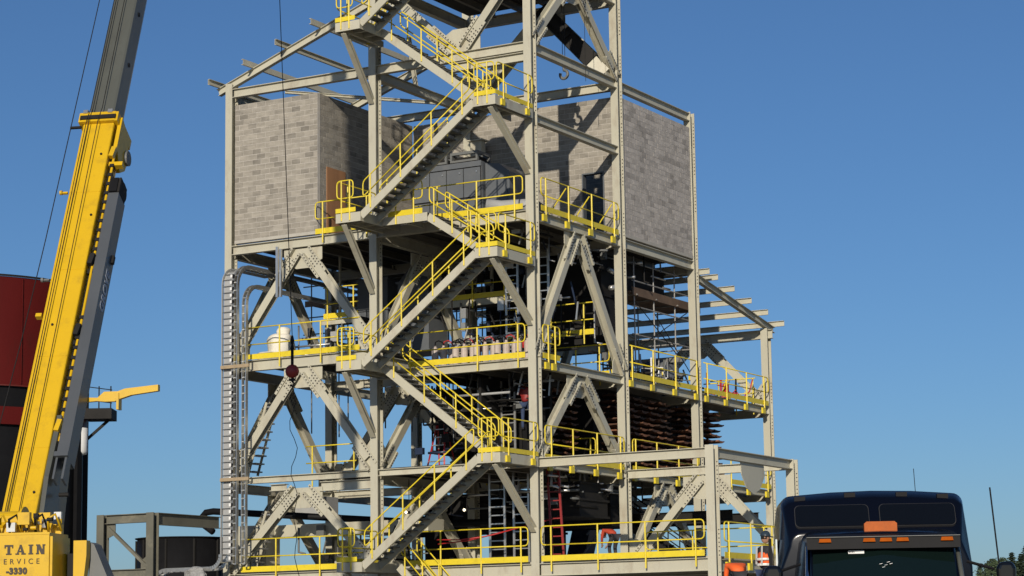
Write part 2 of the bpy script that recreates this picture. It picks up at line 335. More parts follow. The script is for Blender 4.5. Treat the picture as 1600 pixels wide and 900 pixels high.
# roof rafters and purlins, front left
def rafter(p0, p1, d=0.28, b=0.2): part('rafter', MB().ibeam(p0, p1, b, d), STEEL, ST)
sl_ = (25.0 - 23.05) / (13.83 - 8.38)
for y in (0.12, 6.95): rafter((-13.85, y, 23.03), (-6.9, y, 23.03 + sl_ * 6.95))
for i, x in enumerate((-13.78, -12.2, -10.65, -9.07)):
    z = 23.03 + sl_ * (x + 13.85) + 0.26
    part('purlin', MB().chan((x, -0.62, z), (x, 7.3, z), 0.09, 0.22, 1 if i % 2 else -1), STEEL, ST)
rafter((-11.5, 1.2, 22.98), (-6.8, 6.8, 22.98), 0.12, 0.12)
rafter((-7.0, 3.0, 24.9), (-7.0, 3.6, 22.7), 0.14, 0.14)
part('rod', MB().tube([(-13.3, .3, 23.1), (-7, 6.8, 25.2)], 0.012, 5), STEEL, ST)
# lower right roof
rafter((-0.12, 13.7, 16.33), (-0.12, 21.3, 15.06), 0.26)
for y in (13.75, 14.55, 16.15, 17.85, 19.55, 21.25):
    z = 16.33 - 0.167 * (y - 13.7) + 0.25
    part('purlin', MB().chan((-12.8, y, z), (0.42, y, z), 0.09, 0.235, -1), STEEL, ST)
rafter((-6.75, 13.7, 16.33), (-6.75, 21.3, 15.06), 0.26)
# decks with joists underneath
def deck(x0, x1, y0, y1, z, t=0.06, n=5, along='y', name='floor_deck', jd=0.26):
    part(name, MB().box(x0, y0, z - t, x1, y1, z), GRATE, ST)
    for k in range(1, n):
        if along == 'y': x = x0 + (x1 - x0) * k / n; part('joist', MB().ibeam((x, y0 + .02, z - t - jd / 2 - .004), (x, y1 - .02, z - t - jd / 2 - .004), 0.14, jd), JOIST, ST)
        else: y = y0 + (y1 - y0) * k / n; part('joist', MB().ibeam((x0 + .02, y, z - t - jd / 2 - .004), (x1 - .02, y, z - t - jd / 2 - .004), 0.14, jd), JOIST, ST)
deck(-6.5, -0.35, 0.35, 6.7, 26.6, n=5); 
deck(-13.1, -0.35, 0.35, 6.8, 17.03, n=9); deck(-13.1, -0.3, 6.85, 13.2, 17.03, n=9)
deck(-13.1, -6.9, 0.35, 4.2, 12.56, n=5); deck(-6.5, -0.35, 0.35, 6.8, 11.74, n=5); deck(-6.5, -0.35, 7.2, 13.2, 11.74, n=5); deck(-6.5, -0.35, 13.6, 20.3, 11.74, n=5)
deck(-9.0, -6.9, 0.35, 6.8, 8.18, n=3); deck(-6.5, -0.35, 0.35, 6.8, 8.18, n=5); deck(-6.5, -0.35, 7.2, 13.2, 8.18, n=5); deck(-3.5, -0.35, 13.6, 20.3, 8.18, n=4)
part('concrete_deck', MB().box(-13.1, 0.3, 4.46, 6.4, 20.3, 4.62), LINT, ST)
for y in (3.4, 7.0, 13.4): beamx(-13.1, 6.4, y, 4.44, 4.1)

# ================================================================== BLOCK WALLS
BW, BH = 0.406, 0.2035
def block_mesh(w, h, d, ax):
    def f():
        mb = MB(); e = 0.017
        # slightly chamfered face edges
        if ax == 'x': mb.box(e / 2, -d / 2, e / 2, w - e / 2, d / 2, h - e / 2)
        else: mb.box(-d / 2, e / 2, e / 2, d / 2, w - e / 2, h - e / 2)
        return mb
    return f
def block_wall(label, p0, length, z0, rows, ax, holes=(), near=0.0, bm=None):
    bm = bm or BLOCK; e_ = bm.name
    W0 = thing('block_wall', label, 'block wall', p0)
    core = MB(); x, y, z = p0; t = 0.184; zt = z0 + rows * BH - 0.012
    segs = [(0, length, z0, zt)]
    for (a, b, c, d_) in holes: segs = [(0, a, z0, zt), (b, length, z0, zt), (a, b, z0, c) if c > z0 + .01 else None, (a, b, d_, zt)]
    for s_ in segs:
        if not s_: continue
        a, b, c, d_ = s_
        if ax == 'x': core.box(x + a, y - t / 2, c, x + b, y + t / 2, d_)
        else: core.box(x - t / 2, y + a, c, x + t / 2, y + b, d_)
    part('mortar', core, MORT, W0)
    ps = []
    for r in range(rows):
        off = 0 if r % 2 == 0 else -BW / 2; u = off
        while u < length - 0.03:
            a = max(u, 0); b = min(u + BW, length); u += BW
            if b - a < 0.06: continue
            zc = z0 + r * BH; skip = False
            for (h0, h1, h2, h3) in holes:
                if b > h0 + .02 and a < h1 - .02 and zc + BH > h2 + .02 and zc < h3 - .02:
                    if a < h0 - .05: b = h0
                    elif b > h1 + .05: a = h1
                    else: skip = True
            if not skip: ps.append((a, b - a, zc))
    ps.sort(key=lambda q: abs(q[0] - near))
    rest = MB()
    for i, (a, w, zc) in enumerate(ps):
        wq = round(w, 2); d = 0.194 + random.choice((0, 0.003, 0.006))
        loc = (x + a, y, zc) if ax == 'x' else (x, y + a, zc)
        if i < 298: inst('block', ('blk', wq, d, ax, e_), block_mesh(wq, BH, d, ax), bm, loc, W0)
        else:
            q = block_mesh(wq, BH, d, ax)(); rest.add([V(v) + V(loc) for v in q.v], q.f)
    if rest.v: part('far_blocks', rest, bm, W0, kind='stuff')
    return W0
ZB = 17.16
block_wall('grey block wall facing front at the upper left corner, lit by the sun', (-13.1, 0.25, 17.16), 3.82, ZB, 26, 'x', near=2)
part('curb', MB().box(-13.1, 0.14, 17.04, -9.29, 0.36, ZB), LINT, ST)
w2 = block_wall('grey block wall running back from the corner, with a plywood sheet and a diagonal shadow', (-9.39, 0.36, 17.16), 6.5, ZB, 26, 'y', near=0)
block_wall('grey block wall at the back of the upper terrace with a dark doorway', (-9.28, 7.0, 17.16), 8.95, ZB, 26, 'x', holes=((7.62, 8.58, ZB, ZB + 12 * BH),), near=8.9)
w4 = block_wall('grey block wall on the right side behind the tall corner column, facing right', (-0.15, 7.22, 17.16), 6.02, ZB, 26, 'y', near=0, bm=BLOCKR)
part('curb', MB().box(-0.28, 7.22, 17.04, -0.03, 13.24, ZB), LINT, ST)
block_wall('grey block wall hidden at the rear of the upper room', (-13.1, 13.3, 17.16), 12.9, ZB, 26, 'x', near=0)
dfm = thing('door_frame', 'dark metal frame of the open doorway in the back block wall', 'door frame', (-1.66, 6.9, 17.16))
dz = ZB + 12 * BH
part('jamb', MB().box(-1.66, 6.87, 17.04, -1.61, 7.13, dz), CAB, dfm); part('jamb', MB().box(-0.75, 6.87, 17.04, -0.70, 7.13, dz), CAB, dfm); part('head', MB().box(-1.61, 6.87, dz - .05, -0.75, 7.13, dz), CAB, dfm)
tag(part('plywood_sheet', MB().box(-9.28, 0.75, 17.05, -9.25, 2.0, 19.7), PLY, None), 'brown plywood sheet standing against the receding block wall behind the yellow rail', 'plywood')
# dark doorway room back
# ================================================================== RAILINGS
RH = 1.19
def arc_pts(a, b, c, r, n=4):
    a, b, c = V(a), V(b), V(c); d1 = (a - b).normalized(); d2 = (c - b).normalized()
    return [b + d1 * r * (1 - t) ** 2 + d2 * r * t ** 2 for t in [i / n for i in range(n + 1)]]
def rail_lines(p0, p1, loops=(1, 1), h=RH, mid=0.55, r=0.024, rr=0.16):
    """top and mid rail as one bent tube with rounded ends"""
    p0, p1 = V(p0), V(p1); up = V((0, 0, 1)); T0, T1 = p0 + up * h, p1 + up * h; M0, M1 = p0 + up * mid, p1 + up * mid
    top = MB()
    pts = []
    if loops[0]: pts += [lerp(M0, M1, min(0.5, 0.25 / (p1 - p0).length))] + arc_pts(M1, M0, T0, rr) + arc_pts(M0, T0, T1, rr)
    else: pts += [T0]
    if loops[1]: pts += arc_pts(T0, T1, M1, rr) + arc_pts(T1, M1, M0, rr) + [lerp(M1, M0, min(0.5, 0.25 / (p1 - p0).length))]
    else: pts += [T1]
    top.tube(pts, r, 8)
    L = (p1 - p0).length; m0 = M0 if not loops[0] else lerp(M0, M1, min(.4, .2 / L)); m1 = M1 if not loops[1] else lerp(M1, M0, min(.4, .2 / L))
    return top, MB().tube([m0, m1], r, 8)
def guardrail(label, p0, p1, posts, side=(0, -1, 0), loops=(1, 1), toe=True, drop=0.36, bracket=True, h=RH, group='yellow guardrails on the tower', cat='guardrail', parent=None):
    """p0,p1: deck level ends; posts: fractions or distances; side: outward"""
    p0, p1, side = V(p0), V(p1), V(side); t = thing('guardrail', label, cat, p0, group)
    a, b = rail_lines(p0, p1, loops, h)
    part('top_rail', a, YEL, t, smooth=True); part('mid_rail', b, YEL, t, smooth=True)
    L = (p1 - p0).length; d = (p1 - p0) / L
    for s in posts:
        q = p0 + d * s + side * 0.03
        o = MB().box(-.026, -.026, -drop, .026, .026, h - .01) if False else MB().tube([(0, 0, -drop), (0, 0, h)], 0.03, 8)
        inst('post', ('post', round(drop, 3), round(h, 3)), (lambda o=o: o), YEL, q, t)
        if bracket and abs(side.x) > .5:
            inst('bracket', ('brk', drop), lambda: MB().box(-.05, -.24, -drop - .02, .03, .03, -drop + .22), YEL, q, t)
    if toe: part('toe_board', MB().obox(p0 + V((0, 0, .09)), p1 + V((0, 0, .09)), 0.012, 0.2), YEL, t)
    return t
gr = guardrail
AYR = -0.03
gr('short yellow rail in front of the plywood on the upper deck', (-9.25, AYR, 17.0), (-6.75, AYR, 17.0), (0.35, 2.3), loops=(1, 0))
gr('yellow rail along the upper deck edge in front of the grey equipment box', (-4.9, AYR, 17.0), (-.38, AYR, 17.0), (1.0, 2.65, 4.2), loops=(0, 1))
gr('yellow rail with leaning struts on the right edge of the upper deck', (0.04, .55, 17.0), (.04, 6.55, 17.0), (.3, 2.0, 3.8, 5.6), side=(1, 0, 0))
gr('yellow rail in front of the white bag on the left third deck', (-12.35, AYR, 12.53), (-7.3, AYR, 12.53), (1.5, 3.35), loops=(0, 0))
gr('yellow rail in front of the row of beige canisters between middle and corner columns', (-5.2, AYR, 11.72), (-.38, AYR, 11.72), (0.1, 2.9, 4.55), loops=(0, 1))
gr('very short yellow rail with rounded ends right of the corner column', (0.04, .5, 11.72), (.04, 1.75, 11.72), (.35, .85), side=(1, 0, 0))
gr('yellow rail on the third deck between the second and third right columns', (0.04, 7.27, 11.7), (.04, 13.15, 11.7), (.1, 1.9, 3.85, 5.8), side=(1, 0, 0), loops=(0, 1))
gr('yellow rail on the third deck out to the last right column', (0.04, 13.8, 11.7), (.04, 20.2, 11.7), (.25, 2.1, 4.1, 5.9), side=(1, 0, 0), loops=(0, 1))
gr('yellow rail on the second deck right of the corner column', (0.04, .55, 8.17), (.04, 6.6, 8.17), (.4, 2.0, 3.85, 5.7), side=(1, 0, 0))
gr('yellow rail on the second deck behind the canopy beam', (0.04, 7.3, 8.17), (.04, 13.1, 8.17), (.2, 2.0, 3.9, 5.6), side=(1, 0, 0))
gr('yellow rail on the second deck at the far right end', (0.04, 13.8, 8.17), (.04, 20.2, 8.17), (2.3, 4.1, 6.0), side=(1, 0, 0), loops=(0, 1))
gr('yellow rail on the bottom deck left of the middle column', (-12.6, AYR, 4.62), (-7.2, AYR, 4.62), (1.6, 3.55), loops=(0, 0))
gr('yellow rail on the bottom deck in front of the metal ladders', (-5.2, AYR, 4.62), (-.38, AYR, 4.62), (1.3, 2.95, 4.55), loops=(0, 1))
gr('long yellow rail on the bottom deck right of the corner column', (.14, AYR, 4.62), (6.3, AYR, 4.62), (.4, 2.2, 4.0, 5.85))
gr('yellow rail on the bottom deck behind the truck', (6.74, .6, 4.55), (6.74, 6.6, 4.55), (.3, 2.1, 3.9, 5.6), side=(1, 0, 0))
# inner rails
gr('small yellow rail enclosure on the second deck left of the middle column', (-11.5, 2.6, 8.2), (-9.2, 2.6, 8.2), (.3, 2.2), loops=(0, 0), toe=False, bracket=False)
gr('yellow rail on the inner hanging platform', (-7.2, 4.9, 14.85), (-3.6, 4.9, 14.85), (.4, 1.8, 3.2), loops=(0, 0))
gr('yellow rail on the small side platform left of the middle column', (-10.9, 2.9, 14.3), (-9.3, 2.9, 14.3), (.2, 1.4), loops=(0, 0))
gr('yellow inner rail seen between the corner column and second right column', (-3.5, 6.6, 11.72), (-.5, 6.6, 11.72), (.5, 1.6, 2.6), loops=(1, 1), side=(0, -1, 0))
gr('far yellow rail along the back of the third deck near the last column', (-2.6, 20.1, 11.72), (-.5, 20.1, 11.72), (.4, 1.2, 2.0), loops=(0, 0), side=(0, -1, 0), toe=False)
gr('far yellow rail seen through the right bay on the bottom deck', (1.0, 6.3, 4.62), (6.2, 6.3, 4.62), (.5, 1.9, 3.3, 4.7), side=(0, -1, 0))
gr('yellow rail further inside the second deck behind the stairs', (-6.2, 6.3, 8.2), (-1.0, 6.3, 8.2), (.5, 2, 3.5, 5.0), side=(0, -1, 0))
gr('yellow rail across the dark interior above the third deck', (-4.4, 5.6, 13.2), (-.6, 5.6, 13.2), (.5, 2, 3.4), side=(0, -1, 0), loops=(0, 0))
# slanted struts on the upper right rail
stt = thing('rail_struts', 'three leaning yellow struts behind the upper right rail', 'rail struts', (-.6, 2, 17.0))
for y in (2.35, 4.15, 5.95): part('strut', MB().tube([(0.03, y + .1, 18.1), (-.75, y, 17.04)], .024, 8), YEL, stt)

# ================================================================== STAIR TOWER
YO, YI = -2.70, -1.32          # outer faces of the outer and inner flights
def tread_mb(w): return lambda: MB().box(-0.14, 0, -0.02, 0.14, w, 0.012).box(-0.14, 0, -0.07, -0.125, w, 0.012)
def flight(label, xa, za, xb, zb, y0, y1, n, ext=None, rails=True):
    """stair from (xa,za) low to (xb,zb) high between planes y0<y1"""
    t = thing('staircase', label, 'staircase', (xa, y0, za), 'stair flights on the front of the tower')
    A = V((xa, 0, za)); B = V((xb, 0, zb)); dz = -0.145
    for y, sd in ((y0 + 0.05, 1), (y1 - 0.05, -1)):
        mb = MB(); pts = [A + V((0, y, dz)), B + V((0, y, dz))]
        pl = ext or []
        # flat plate + flanges of a channel
        d = (B - A).normalized(); mb.obox(pts[0], pts[1], 0.014, 0.27, (0, 0, 1), 0, 0)
        off = 0.04 * (1 if xb > xa else -1) * sd
        mb.obox(pts[0], pts[1], 0.075, 0.014, (0, 0, 1), 0.135, -off); mb.obox(pts[0], pts[1], 0.075, 0.014, (0, 0, 1), -0.135, -off)
        part('stringer', mb, STEEL, t)
    for i in range(1, n):
        q = lerp(A, B, i / n); sgn = 1 if xb > xa else -1
        inst('tread', ('tread', round(y1 - y0, 2)), tread_mb(y1 - y0 - 0.16), PRIMER, (q.x, y0 + 0.08, q.z - 0.03), t, rot=(0, 0, 0))
    if rails:
        for y, nm in ((y0 + 0.03, 0), (y1 - 0.03, 1)):
            D = B - A; hr = 1.0; r = .024
            a0 = A + D * 0.02 + V((0, y, 0)); b0 = B - D * 0.03 + V((0, y, 0))
            T0, T1, M0, M1 = a0 + V((0, 0, hr)), b0 + V((0, 0, hr)), a0 + V((0, 0, .45)), b0 + V((0, 0, .45))
            pts = [lerp(M0, M1, .06)] + arc_pts(M1, M0, T0, .14) + arc_pts(M0, T0, T1, .14) + arc_pts(T0, T1, M1, .14) + arc_pts(T1, M1, M0, .14) + [lerp(M1, M0, .06)]
            part('handrail', MB().tube(pts, r, 8), YEL, t, smooth=True); part('mid_rail', MB().tube([lerp(M0, M1, .05), lerp(M1, M0, .05)], r, 8), YEL, t, smooth=True)
            for k in (0.07, 0.355, 0.645, 0.93):
                q = a0 + (b0 - a0) * k; inst('post', 'stpost', lambda: MB().tube([(0, 0, -.2), (0, 0, 1.0)], .027, 8), YEL, q, t)
    return t
def landing(label, x0, x1, z, strut_to, side, fas=0.33, rails='', y0=YO, y1=-0.06):
    t = thing('stair_landing', label, 'stair landing', ((x0 + x1) / 2, y0, z - fas), 'stair landings on the front of the tower')
    part('deck', MB().box(x0 + .02, y0 + .02, z - .05, x1 - .02, y1, z), GRATE, t)
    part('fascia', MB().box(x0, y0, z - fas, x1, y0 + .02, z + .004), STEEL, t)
    part('fascia', MB().box(x0, y0 + .022, z - fas, x0 + .02, y1, z + .004), STEEL, t); part('fascia', MB().box(x1 - .02, y0 + .022, z - fas, x1, y1, z + .004), STEEL, t)
    for y in (-2.0, -1.35, -.7): part('joist', MB().obox((x0 + .03, y, z - .16), (x1 - .03, y, z - .16), .08, .2), STEEL, t)
    sx, sz = strut_to
    for xx in ((x1 - .25) if side > 0 else (x0 + .3),):
        part('strut', MB().ibeam((xx, y0 + .12, z - fas), (sx, -0.02, sz), .2, .2, (0, 0, 1)), STEEL, t)
        part('bearer', MB().obox((xx, y0 + .03, z - .22), (xx, y1, z - .22), .12, .2), STEEL, t)
    # rails
    r0, r1 = V((x0, y0 + .02, z)), V((x1, y0 + .02, z))
    if side > 0:
        tp, mr = rail_lines(r0 + V((.05, 0, 0)), r1 + V((-.05, 0, 0)), (1, 1)); tp2, mr2 = rail_lines((x1, y0 + .1, z), (x1, -.08, z), (1, 1))
        ps = [(x0 + .2, y0 - .01), (x0 + .58, y0 - .01), (x1 + .02, y0 + .55), (x1 + .02, y0 + 2.3)]
    else:
        tp, mr = rail_lines(r0 + V((.04, 0, 0)), r1 + V((-.32, 0, 0)), (1, 1)); tp2, mr2 = rail_lines((x0, y0 + .1, z), (x0, -.08, z), (1, 1))
        ps = [(x0 + .25, y0 - .01), (x0 + .6, y0 - .01), (x0 - .02, y0 + .8), (x0 - .02, y0 + 2.2)]
    for q in (tp, tp2): part('guard_rail', q, YEL, t, smooth=True)
    for q in (mr, mr2): part('mid_rail', q, YEL, t, smooth=True)
    for q in ps: inst('post', 'lpost', lambda: MB().tube([(0, 0, -.27), (0, 0, RH)], .028, 8), YEL, (q[0], q[1], z), t)
    for q in ps[2:]: inst('bracket', 'lbrk', lambda: MB().box(-.03, -.2, -.3, .05, .03, -.08), YEL, (q[0], q[1], z), t)
    xe = (x1 if side > 0 else x0)
    part('toe_board', MB().box(x0 + (.05 if side > 0 else 0), y0 - .012, z + .03, x1 - (0 if side > 0 else .2), y0 - .002, z + .19), YEL, t)
    part('toe_board', MB().box(xe - .006, y0 + .01, z + .03, xe + .006, y1, z + .19), YEL, t)
    return t
LX0, LX1, RX0, RX1 = -6.52, -5.47, -0.80, 0.10
ZL = (4.70, 11.74, 17.02, 24.03); ZR = (8.19, 15.21, 20.52)
landing('left stair landing at the bottom deck', LX0, LX1, ZL[0], (-6.72, 2.6), -1)
landing('left stair landing beside the third deck, red hook hanging left of it', LX0, LX1, ZL[1], (-6.72, 9.35), -1)
landing('left stair landing beside the plywood on the upper deck', LX0, LX1, ZL[2], (-6.72, 14.6), -1)
landing('topmost left stair landing under the top of the picture', LX0, LX1, ZL[3], (-6.72, 21.7), -1)
landing('right stair landing at the corner column just above the metal ladders', RX0, RX1, ZR[0], (-.14, 5.7), 1)
landing('right stair landing at the corner column below the upper deck', RX0, RX1, ZR[1], (-.14, 12.9), 1)
landing('topmost right stair landing at the corner column against the sky', RX0, RX1, ZR[2], (-.14, 18.3), 1)
flight('lowest outer stair flight rising right from the bottom deck', LX1, ZL[0], RX0, ZR[0], YO, YO + 1.15, 19)
flight('lower inner stair flight rising left to the third deck', RX0, ZR[0], LX1, ZL[1], YI, YI + 1.15, 19)
flight('middle outer stair flight rising right from the third deck', LX1, ZL[1], RX0, ZR[1], YO, YO + 1.15, 18)
flight('short inner stair flight rising left to the upper deck', RX0, ZR[1], -3.55, ZL[2] - .02, YI, YI + 1.15, 10)
flight('upper outer stair flight rising right from the upper deck', LX1, ZL[2], RX0, ZR[2], YO, YO + 1.15, 19)
flight('top inner stair flight rising left above the eave beam', RX0, ZR[2], LX1, ZL[3], YI, YI + 1.15, 19)
flight('topmost outer stair flight leaving the picture at the top', LX1, ZL[3], -1.0, 27.3, YO, YO + 1.15, 18)
flight('stair flight going down right from the bottom deck', -2.2, 1.9, LX1 + .6, ZL[0], YI, YI + 1.15, 14)
wk = thing('walkway', 'level walkway joining the upper deck to the short stair flight', 'walkway', (-4.5, YI, 16.7))
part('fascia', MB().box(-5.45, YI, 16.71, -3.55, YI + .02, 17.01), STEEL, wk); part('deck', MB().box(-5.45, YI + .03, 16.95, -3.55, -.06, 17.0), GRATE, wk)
part('joist', MB().ibeam((-4.5, YI + .03, 16.82), (-4.5, -.06, 16.82), .1, .2), STEEL, wk)
gr('short yellow rail on the level walkway beside the grey equipment box', (-5.2, YI, 17.0), (-3.75, YI, 17.0), (.35, 1.1), loops=(0, 1), drop=.3)
# ================================================================== UPPER DECK EQUIPMENT
cb = thing('equipment_cabinet', 'big grey metal equipment cabinet with panel seams on the upper deck behind the stairs', 'equipment cabinet', (-5.4, 3.2, 17.05))
part('body', MB().box(-6.9, 3.0, 17.1, -3.85, 5.2, 19.72), DARK, cb); part('side_panel', MB().box(-3.85, 3.02, 17.15, -3.82, 5.15, 19.68), CAB, cb); part('top_trim', MB().box(-6.92, 2.96, 19.5, -3.83, 3.0, 19.7), CAB, cb)
part('skid', MB().box(-6.95, 2.95, 17.03, -3.8, 5.25, 17.1), DARK, cb)
for r, (z0, z1) in enumerate(((17.15, 18.3), (18.36, 19.46))):
    for k in range(4): inst('panel', ('cabp', r), lambda z0=z0, z1=z1: MB().box(0, -.03, 0, .71, 0, z1 - z0), CAB, (-6.82 + k * .745, 2.998, z0), cb)
for k in range(4): inst('handle', 'cabh', lambda: MB().lathe((0, 0, 0), [(.03, 0), (.03, .03)], 8, (0, -1, 0)), GALV, (-6.25 + k * .745, 2.96, 19.3), cb)
for x0, x1 in ((-6.4, -5.35), (-5.2, -4.0)):
    fr = MB().box(x0, 3.0, 19.74, x1, 3.12, 19.82).box(x0, 3.0, 20.02, x1, 3.12, 20.12).box(x0, 3.0, 19.82, x0 + .08, 3.12, 20.02).box(x1 - .08, 3.0, 19.82, x1, 3.12, 20.02).box(x0, 3.9, 19.74, x1, 4.0, 20.12)
    fr.box(x0, 3.12, 20.0, x0 + .08, 3.9, 20.12).box(x1 - .08, 3.12, 20.0, x1, 3.9, 20.12); part('lifting_frame', fr, PRIMER, cb)
    part('vent', MB().box(x0 + .1, 3.2, 19.73, x1 - .1, 3.85, 19.95), DARK, cb)
c2 = thing('equipment_cabinet', 'narrow dark grey cabinet right of the big one with a sloping top', 'equipment cabinet', (-3.3, 3.4, 17.05))
part('body', MB().prism([(-3.78, 0, 17.05), (-2.75, 0, 17.05), (-2.75, 0, 19.2), (-3.2, 0, 19.55), (-3.78, 0, 19.62)], (0, 1, 0), 2.0), CAB, c2)
for v in range(2):
    for o in (c2,): pass
for ch in list(c2.children): ch.location.y += 4.2
part('door', MB().box(-3.7, 3.17, 17.2, -2.85, 3.198, 18.9), CAB, c2)
tag(part('duct_elbow', MB().tube([(-2.4, .9, 17.5), (-1.9, 1.1, 17.42), (-.9, 1.0, 17.35), (-.5, 1.0, 17.2)], .22, 14), DUCT, None, smooth=True), 'pale duct elbow lying on the upper deck behind the corner column', 'duct')
pst = thing('pipe_stand', 'pale grey post standing in front of the back block wall', 'post', (-6.0, 6.3, 17.05))
part('post', MB().box(-6.2, 6.2, 17.05, -5.7, 6.5, 21.3), STEEL, pst); part('cap_plate', MB().box(-6.3, 6.1, 21.3, -5.6, 6.6, 21.35), STEEL, pst)
# hoist and hook under the top floor
ho = thing('chain_hoist', 'dark chain hoist and round hook hanging near the tower top', 'hoist', (-1.6, 3.4, 24.0))
hx, hy = -0.80, 4.0
part('chain', MB().tube([(hx - .05, hy, 26.1), (hx - .05, hy, 23.3)], .012, 5).tube([(hx + .05, hy, 26.1), (hx + .05, hy, 23.3)], .012, 5), DARK, ho)
part('hook_block', MB().lathe((hx, hy, 23.05), [(.04, 0), (.12, .08), (.13, .2), (.06, .3)], 12), DARK, ho)
pts = [(hx, hy, 23.08), (hx, hy, 22.98)] + [(hx + .16 * math.sin(a), hy, 22.78 + .16 * math.cos(a)) for a in [i * math.pi / 8 for i in range(0, 14)]]
part('hook', MB().tube(pts, .058, 8), PRIMER, ho, smooth=True)
part('tag_line', MB().tube([(hx + .9, hy, 26.1), (hx + .9, hy + .02, 22.4)], .01, 4), DARK, ho)
cy = thing('hydraulic_cylinder', 'heavy dark slanted machine arm below the top floor with pale end clevis', 'machine arm', (-1.2, 6.0, 24.6))
a, b = V((-2.6, 5.6, 25.9)), V((-.75, 6.2, 23.75))
part('barrel', MB().obox(a, b, .55, .6), DARK, cy); part('rib', MB().obox(lerp(a, b, .1), lerp(a, b, .55), .75, .3), DARK, cy); part('clevis', MB().obox(lerp(a, b, 1.0), lerp(a, b, 1.25), .4, .5), STEEL, cy)

# ================================================================== THIRD DECK EQUIPMENT
bag = thing('bulk_bag', 'white bulk bag slumped on the left third deck', 'bulk bag', (-11.8, 1.3, 12.56))
def blob(c, rx, ry, rz, seed, pw=0.7, n=18, m=10, amp=.08):
    rnd = random.Random(seed); mb = MB(); vs = []; fs = []
    ph = [rnd.uniform(0, 6.3) for _ in range(6)]
    for i in range(m + 1):
        th = math.pi * i / m
        for j in range(n):
            f = 2 * math.pi * j / n; s = math.sin(th) ** pw; k = 1 + amp * math.sin(3 * f + ph[0] + 2 * th) + amp * .7 * math.sin(5 * f + ph[1]) + amp * .6 * math.sin(7 * th + ph[2] + f)
            ct = math.cos(th); ct = math.copysign(abs(ct) ** pw, ct)
            vs.append((c[0] + rx * s * k * math.cos(f), c[1] + ry * s * k * math.sin(f), c[2] + rz * (ct + 1)))
    for i in range(m):
        for j in range(n): a = i * n + j; b = i * n + (j + 1) % n; fs.append((a, a + n, b + n, b))
    return mb.add(vs, fs)
part('sack', blob((-11.75, 1.3, 12.56), .5, .5, .52, 3, .45), WHITEB, bag, smooth=True); part('neck', blob((-11.65, 1.3, 13.5), .26, .25, .18, 5, .7), WHITEB, bag, smooth=True)
part('skirt', blob((-12.05, 1.1, 12.56), .62, .5, .18, 8, .6), WHITEB, bag, smooth=True)
BEIGE = mat('beige_canister', (0.46, 0.39, 0.34), 0.55, var=0.15, scale=4)
for i in range(14):
    x = -4.55 + i * .29; z = 11.74; y = .75 + (i % 3) * .12
    v = thing('filter_canister', '%s beige canister from the left in the row behind the third deck rail' % ('first,second,third,fourth,fifth,sixth,seventh,eighth,ninth,tenth,eleventh,twelfth,thirteenth,fourteenth'.split(',')[i]), 'canister', (x, y, z), 'row of beige canisters')
    inst('body', 'cann', lambda: MB().lathe((0, 0, 0), [(.115, 0), (.125, .04), (.125, .62), (.09, .7), (.05, .72), (.05, .78)], 12), BEIGE, (x, y, z), v, smooth=False)
    inst('clamp', 'canc', lambda: MB().lathe((0, 0, 0), [(.12, .3), (.12, .34)], 12), GALV, (x, y, z), v)
    inst('hose', ('canh', i % 3), lambda i=i: MB().tube([(0, 0, .78), (0, .03, .92), (.1 + .05 * (i % 3), .08, .97), (.25, .1, .9), (.33, .1, .78)], .022, 6), REDP if i % 2 else BLACKP, (x, y, z), v, smooth=True)
vb = thing('valve_block', 'dark piping block with small valves behind the beige canisters', 'piping', (-2.8, 2.6, 11.74))
rv = random.Random(4)
for k in range(9):
    x = -4.6 + k * .48; part('pipe', MB().tube([(x, 2.4, 11.74), (x, 2.4, 12.6 + rv.random() * .5), (x, 3.2, 12.9)], .05, 8), (DUCT, DARK, GALV)[k % 3], vb, smooth=True)
part('manifold', MB().tube([(-4.8, 2.4, 12.55), (-.7, 2.4, 12.55)], .08, 10), GALV, vb, smooth=True); part('manifold', MB().tube([(-4.8, 2.7, 12.95), (-.7, 2.7, 12.95)], .06, 10), DUCT, vb, smooth=True)
for k in range(5): part('valve', MB().lathe((-4.3 + k * .85, 2.35, 12.5), [(.1, -.1), (.14, 0), (.1, .12)], 10).tube([(-4.3 + k * .85, 2.35, 12.6), (-4.3 + k * .85, 2.35, 12.85)], .02, 6), (BLUEBK, REDP)[k % 2], vb)
# inner platforms
pf = thing('hanging_platform', 'pale edged platform hanging inside the tower above the canisters', 'platform', (-5.4, 5.5, 14.6))
part('fascia', MB().box(-7.3, 4.9, 14.58, -3.6, 4.94, 14.82), STEEL, pf); part('deck', MB().box(-7.3, 4.95, 14.76, -3.6, 6.7, 14.82), GRATE, pf)
for x in (-7.2, -5.4, -3.7): part('hanger', MB().box(x - .05, 6.3, 14.8, x + .05, 6.4, 16.95), STEEL, pf)
pf = thing('hanging_platform', 'small platform on brackets left of the middle column below the upper deck', 'platform', (-10, 3.3, 14.1))
part('fascia', MB().box(-11.0, 2.88, 14.05, -9.2, 2.92, 14.27), STEEL, pf); part('deck', MB().box(-11.0, 2.93, 14.2, -9.2, 4.2, 14.27), GRATE, pf)
for x in (-10.9, -9.3): part('hanger', MB().box(x - .04, 4.0, 14.2, x + .04, 4.08, 17.0), STEEL, pf)
